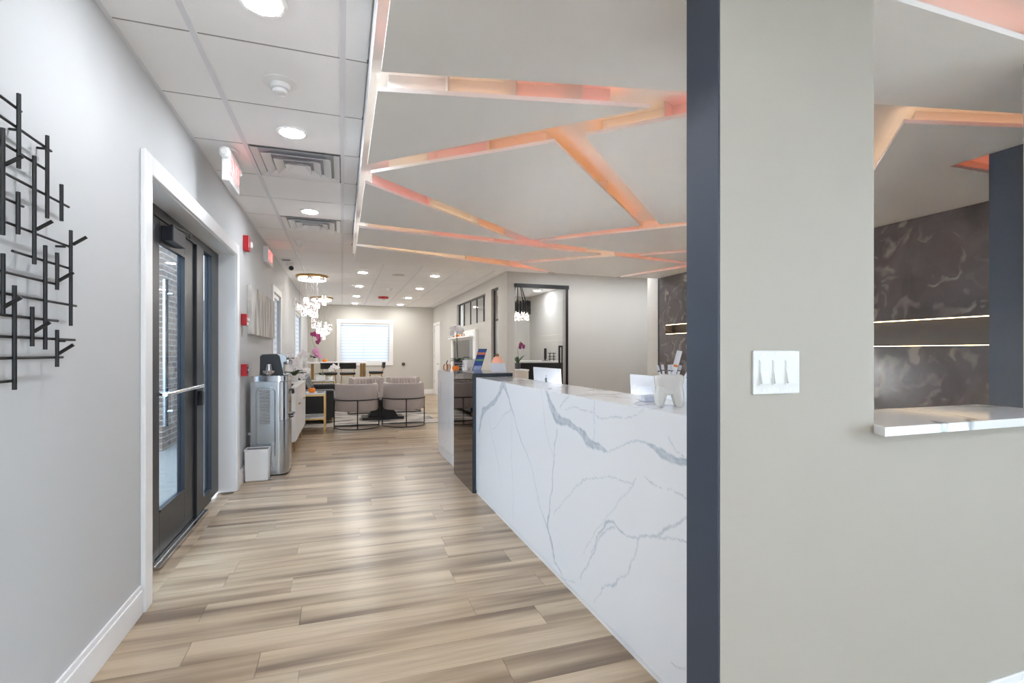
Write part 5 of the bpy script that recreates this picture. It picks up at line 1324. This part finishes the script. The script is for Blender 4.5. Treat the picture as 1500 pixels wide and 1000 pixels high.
pumpkin('small brown and cream pumpkin at the far end of the mantel shelf', (XR-0.112, 11.85, 1.6105), 0.045, 0.065, [M_PB, M_PW], 8, 0.03)

# ================================================================ OFFICE
dsk = thing('office_desk', 'black office desk with a white top behind the glass door', 'desk', (3.6, 9.1, 0))
build('modesty_panel', MB().box(3.15, 4.05, 8.80, 8.83, 0, 1.06), mat('desk_black', (36, 36, 38), 0.4), dsk)
build('side_panel', MB().box(3.15, 3.18, 8.8305, 9.4, 0, 1.06), mat('desk_black', (36, 36, 38), 0.4), dsk)
build('side_panel', MB().box(4.02, 4.05, 8.8305, 9.4, 0, 1.06), mat('desk_black', (36, 36, 38), 0.4), dsk)
build('desk_top', MB().box(3.14, 4.06, 8.79, 9.42, 1.0605, 1.095), M_WHITE, dsk, bevel=0.002)
mo = thing('monitor', 'black flat monitor standing on the office desk', 'monitor', (3.75, 9.05, 1.0955))
build('screen', MB().hexa([(3.69, 8.95, 1.13), (3.75, 8.98, 1.13), (3.75, 9.0, 1.13), (3.69, 8.97, 1.13)], [(3.69, 8.95, 1.335), (3.75, 8.98, 1.335), (3.75, 9.0, 1.335), (3.69, 8.97, 1.335)]), M_BLACK, mo)
build('stand', MB().box(3.68, 3.78, 8.96, 9.06, 1.0955, 1.105).box(3.71, 3.735, 8.98, 9.0, 1.105, 1.14), M_BLACK, mo)
pr = thing('phone_stand', 'black desk phone rack beside the monitor in the office', 'phone', (3.86, 9.0, 1.0955))
for z in (1.12, 1.17, 1.235): build('shelf', MB().box(3.80, 3.93, 8.95, 9.05, z, z+0.012), M_BLACK, pr)
for x in (3.82, 3.90): build('post', MB().box(x, x+0.012, 8.99, 9.01, 1.0955, 1.25), M_BLACK, pr)
orchid('purple orchid in a dark grey pot inside the glazed office', (3.03, 8.62, 0.955), 'grey',
       [([(0, 0, 0), (0.01, 0, 0.15), (0.0, -0.01, 0.28), (0.05, -0.03, 0.36), (0.09, -0.04, 0.30)], 6, 0.6)], M_PETP, 0.035, 3, 0.2, (0.055, 0.10), up=True)
cr = thing('credenza', 'cream low credenza inside the office under the purple orchid', 'cabinet', (3.0, 8.5, 0))
build('carcass', MB().box(2.80, 3.12, 8.30, 8.75, 0.0, 0.93), mat('cream_laminate', (232, 224, 210), 0.5), cr)
build('top', MB().box(2.79, 3.13, 8.29, 8.76, 0.9305, 0.9545), M_WHITE, cr, bevel=0.002)
# black and crystal chandelier in the office
oc = thing('office_chandelier', 'black tiered chandelier with crystal rods in the glazed office', 'chandelier', (3.13, 8.9, H))
cx, cy = 3.13, 8.9
build('canopy', MB().lathe([(0.14, 0), (0.14, -0.09)], (cx, cy, H+0.0175), 24), M_BLACK, oc)
for k in range(5):
    a = 2*PI*k/5; build('chain', MB().tube([(cx+0.06*math.cos(a), cy+0.06*math.sin(a), 2.54), (cx+0.16*math.cos(a), cy+0.16*math.sin(a), 2.21)], 0.009, 6), M_BLACK, oc)
for k in range(26):
    a = 2*PI*k/26; x, y = cx+0.225*math.cos(a), cy+0.225*math.sin(a); z1 = 2.22-(0.02 if k % 2 else 0)
    build('black_rod', MB().tube([(x, y, z1), (x, y, z1-0.23)], 0.021, 6), M_BLACK, oc)
    x, y = cx+0.19*math.cos(a+.1), cy+0.19*math.sin(a+.1)
    build('crystal_rod', MB().tube([(x, y, 2.02), (x, y, 1.86+(0.02 if k % 2 else 0))], 0.017, 6), M_CRY, oc)

# ================================================================ OUTSIDE THE ENTRANCE
tag(build('reflector', MB().box(-1.12, 30, -30, -3.25, -0.14, -0.02).box(4.85, 30, -3.25, 1.05, -0.14, -0.02), mat('reflector_white', (226, 224, 220), 0.9, noise=0.04, scale=2)), 'unseen white ground forecourt outside the foyer glazing', 'pavement')  # bright ground added out of view to throw daylight up at the ceiling
tag(build('pavement', MB().box(-30, -1.12, -10, 60, -0.14, -0.02), mat('concrete_paving', (124, 122, 118), 0.9, noise=0.08, scale=2)), 'pale concrete pavement outside the glass entrance', 'pavement')
bpil = tag(build('brick_pillar', MB().box(-2.75, -2.2, 7.6, 8.5, -0.02, 3.4), brick_mat()), 'brown brick pillar outside the entrance door', 'pillar')
rnd = random.Random(3)
def bush(label, c, r, n, mt, group=None):
    t = thing('hedge_shrub', label, 'shrub', c, group)
    m = MB()
    for k in range(n):
        a, b = rnd.uniform(0, 2*PI), rnd.uniform(-1, 1); q = r*rnd.uniform(.6, 1)
        p = Vector((c[0]+q*math.cos(a)*math.sqrt(1-b*b), c[1]+q*math.sin(a)*math.sqrt(1-b*b), c[2]+r*1.1+q*b*.9))
        d = Vector((rnd.uniform(-1, 1), rnd.uniform(-1, 1), rnd.uniform(-1, 1))).normalized()*0.09; e = d.orthogonal().normalized()*0.045
        m.add([p-d, p+e, p+d, p-e], [(0, 1, 2, 3)])
    fo = build('foliage', m, mt, t, kind='stuff')
    build('stem', MB().tube([(c[0], c[1], c[2]), (c[0], c[1], c[2]+r)], 0.03, 6), M_STEMP, t)
M_BUSH = mat('hedge_leaf', (70, 104, 58), 0.7, noise=0.3, scale=8)
for k in range(4): bush('leafy green shrub beyond the brick pillar', (-3.4-0.1*k, 10.0+1.3*k, -0.02), 0.62, 500, M_BUSH, 'shrubs outside the entrance')
tr2 = thing('street_tree', 'bare-trunked green tree far outside the entrance', 'tree', (-9, 27, -0.02))
m = MB()
for k in range(1400):
    a, b = rnd.uniform(0, 2*PI), rnd.uniform(-1, 1); q = 2.6*rnd.uniform(.5, 1)
    p = Vector((-9+q*math.cos(a)*math.sqrt(1-b*b), 27+q*math.sin(a)*math.sqrt(1-b*b), 4.6+q*b))
    d = Vector((rnd.uniform(-1, 1), rnd.uniform(-1, 1), rnd.uniform(-1, 1))).normalized()*0.28; e = d.orthogonal().normalized()*0.16
    m.add([p-d, p+e, p+d, p-e], [(0, 1, 2, 3)])
build('foliage', m, M_BUSH, tr2, kind='stuff'); build('trunk', MB().tube([(-9, 27, -0.02), (-9, 27, 4.0)], [0.22, 0.12], 8), M_STEMP, tr2)
hs = thing('house', 'grey roofed low house across the street outside', 'building', (-12, 40, -0.02))
build('wall', MB().box(-17, -8, 38, 44, -0.02, 3.0), mat('house_siding', (190, 188, 184), 0.8), hs)
build('roof', MB().add([(-17.4, 37.6, 3), (-7.6, 37.6, 3), (-7.6, 44.4, 3), (-17.4, 44.4, 3), (-17.4, 41, 5), (-7.6, 41, 5)], [(0, 1, 5, 4), (2, 3, 4, 5), (0, 4, 3), (1, 2, 5), (3, 2, 1, 0)]), mat('house_roof', (110, 110, 114), 0.9), hs)
for x in (-15.5, -12.5, -9.5): build('window', MB().box(x-.5, x+.5, 37.95, 38.02, 1.0, 2.2), mat('house_window', (60, 72, 84), 0.2), hs)
gs = thing('street_sign', 'green street sign board on a post outside the entrance', 'sign', (-6.1, 22, -0.02))
build('post', MB().tube([(-6.1, 22, -0.02), (-6.1, 22, 1.0)], 0.04, 8), M_STEEL, gs)
build('board', MB().box(-6.6, -5.6, 21.95, 21.99, 0.95, 1.9), mat('sign_green', (40, 130, 90), 0.5), gs)
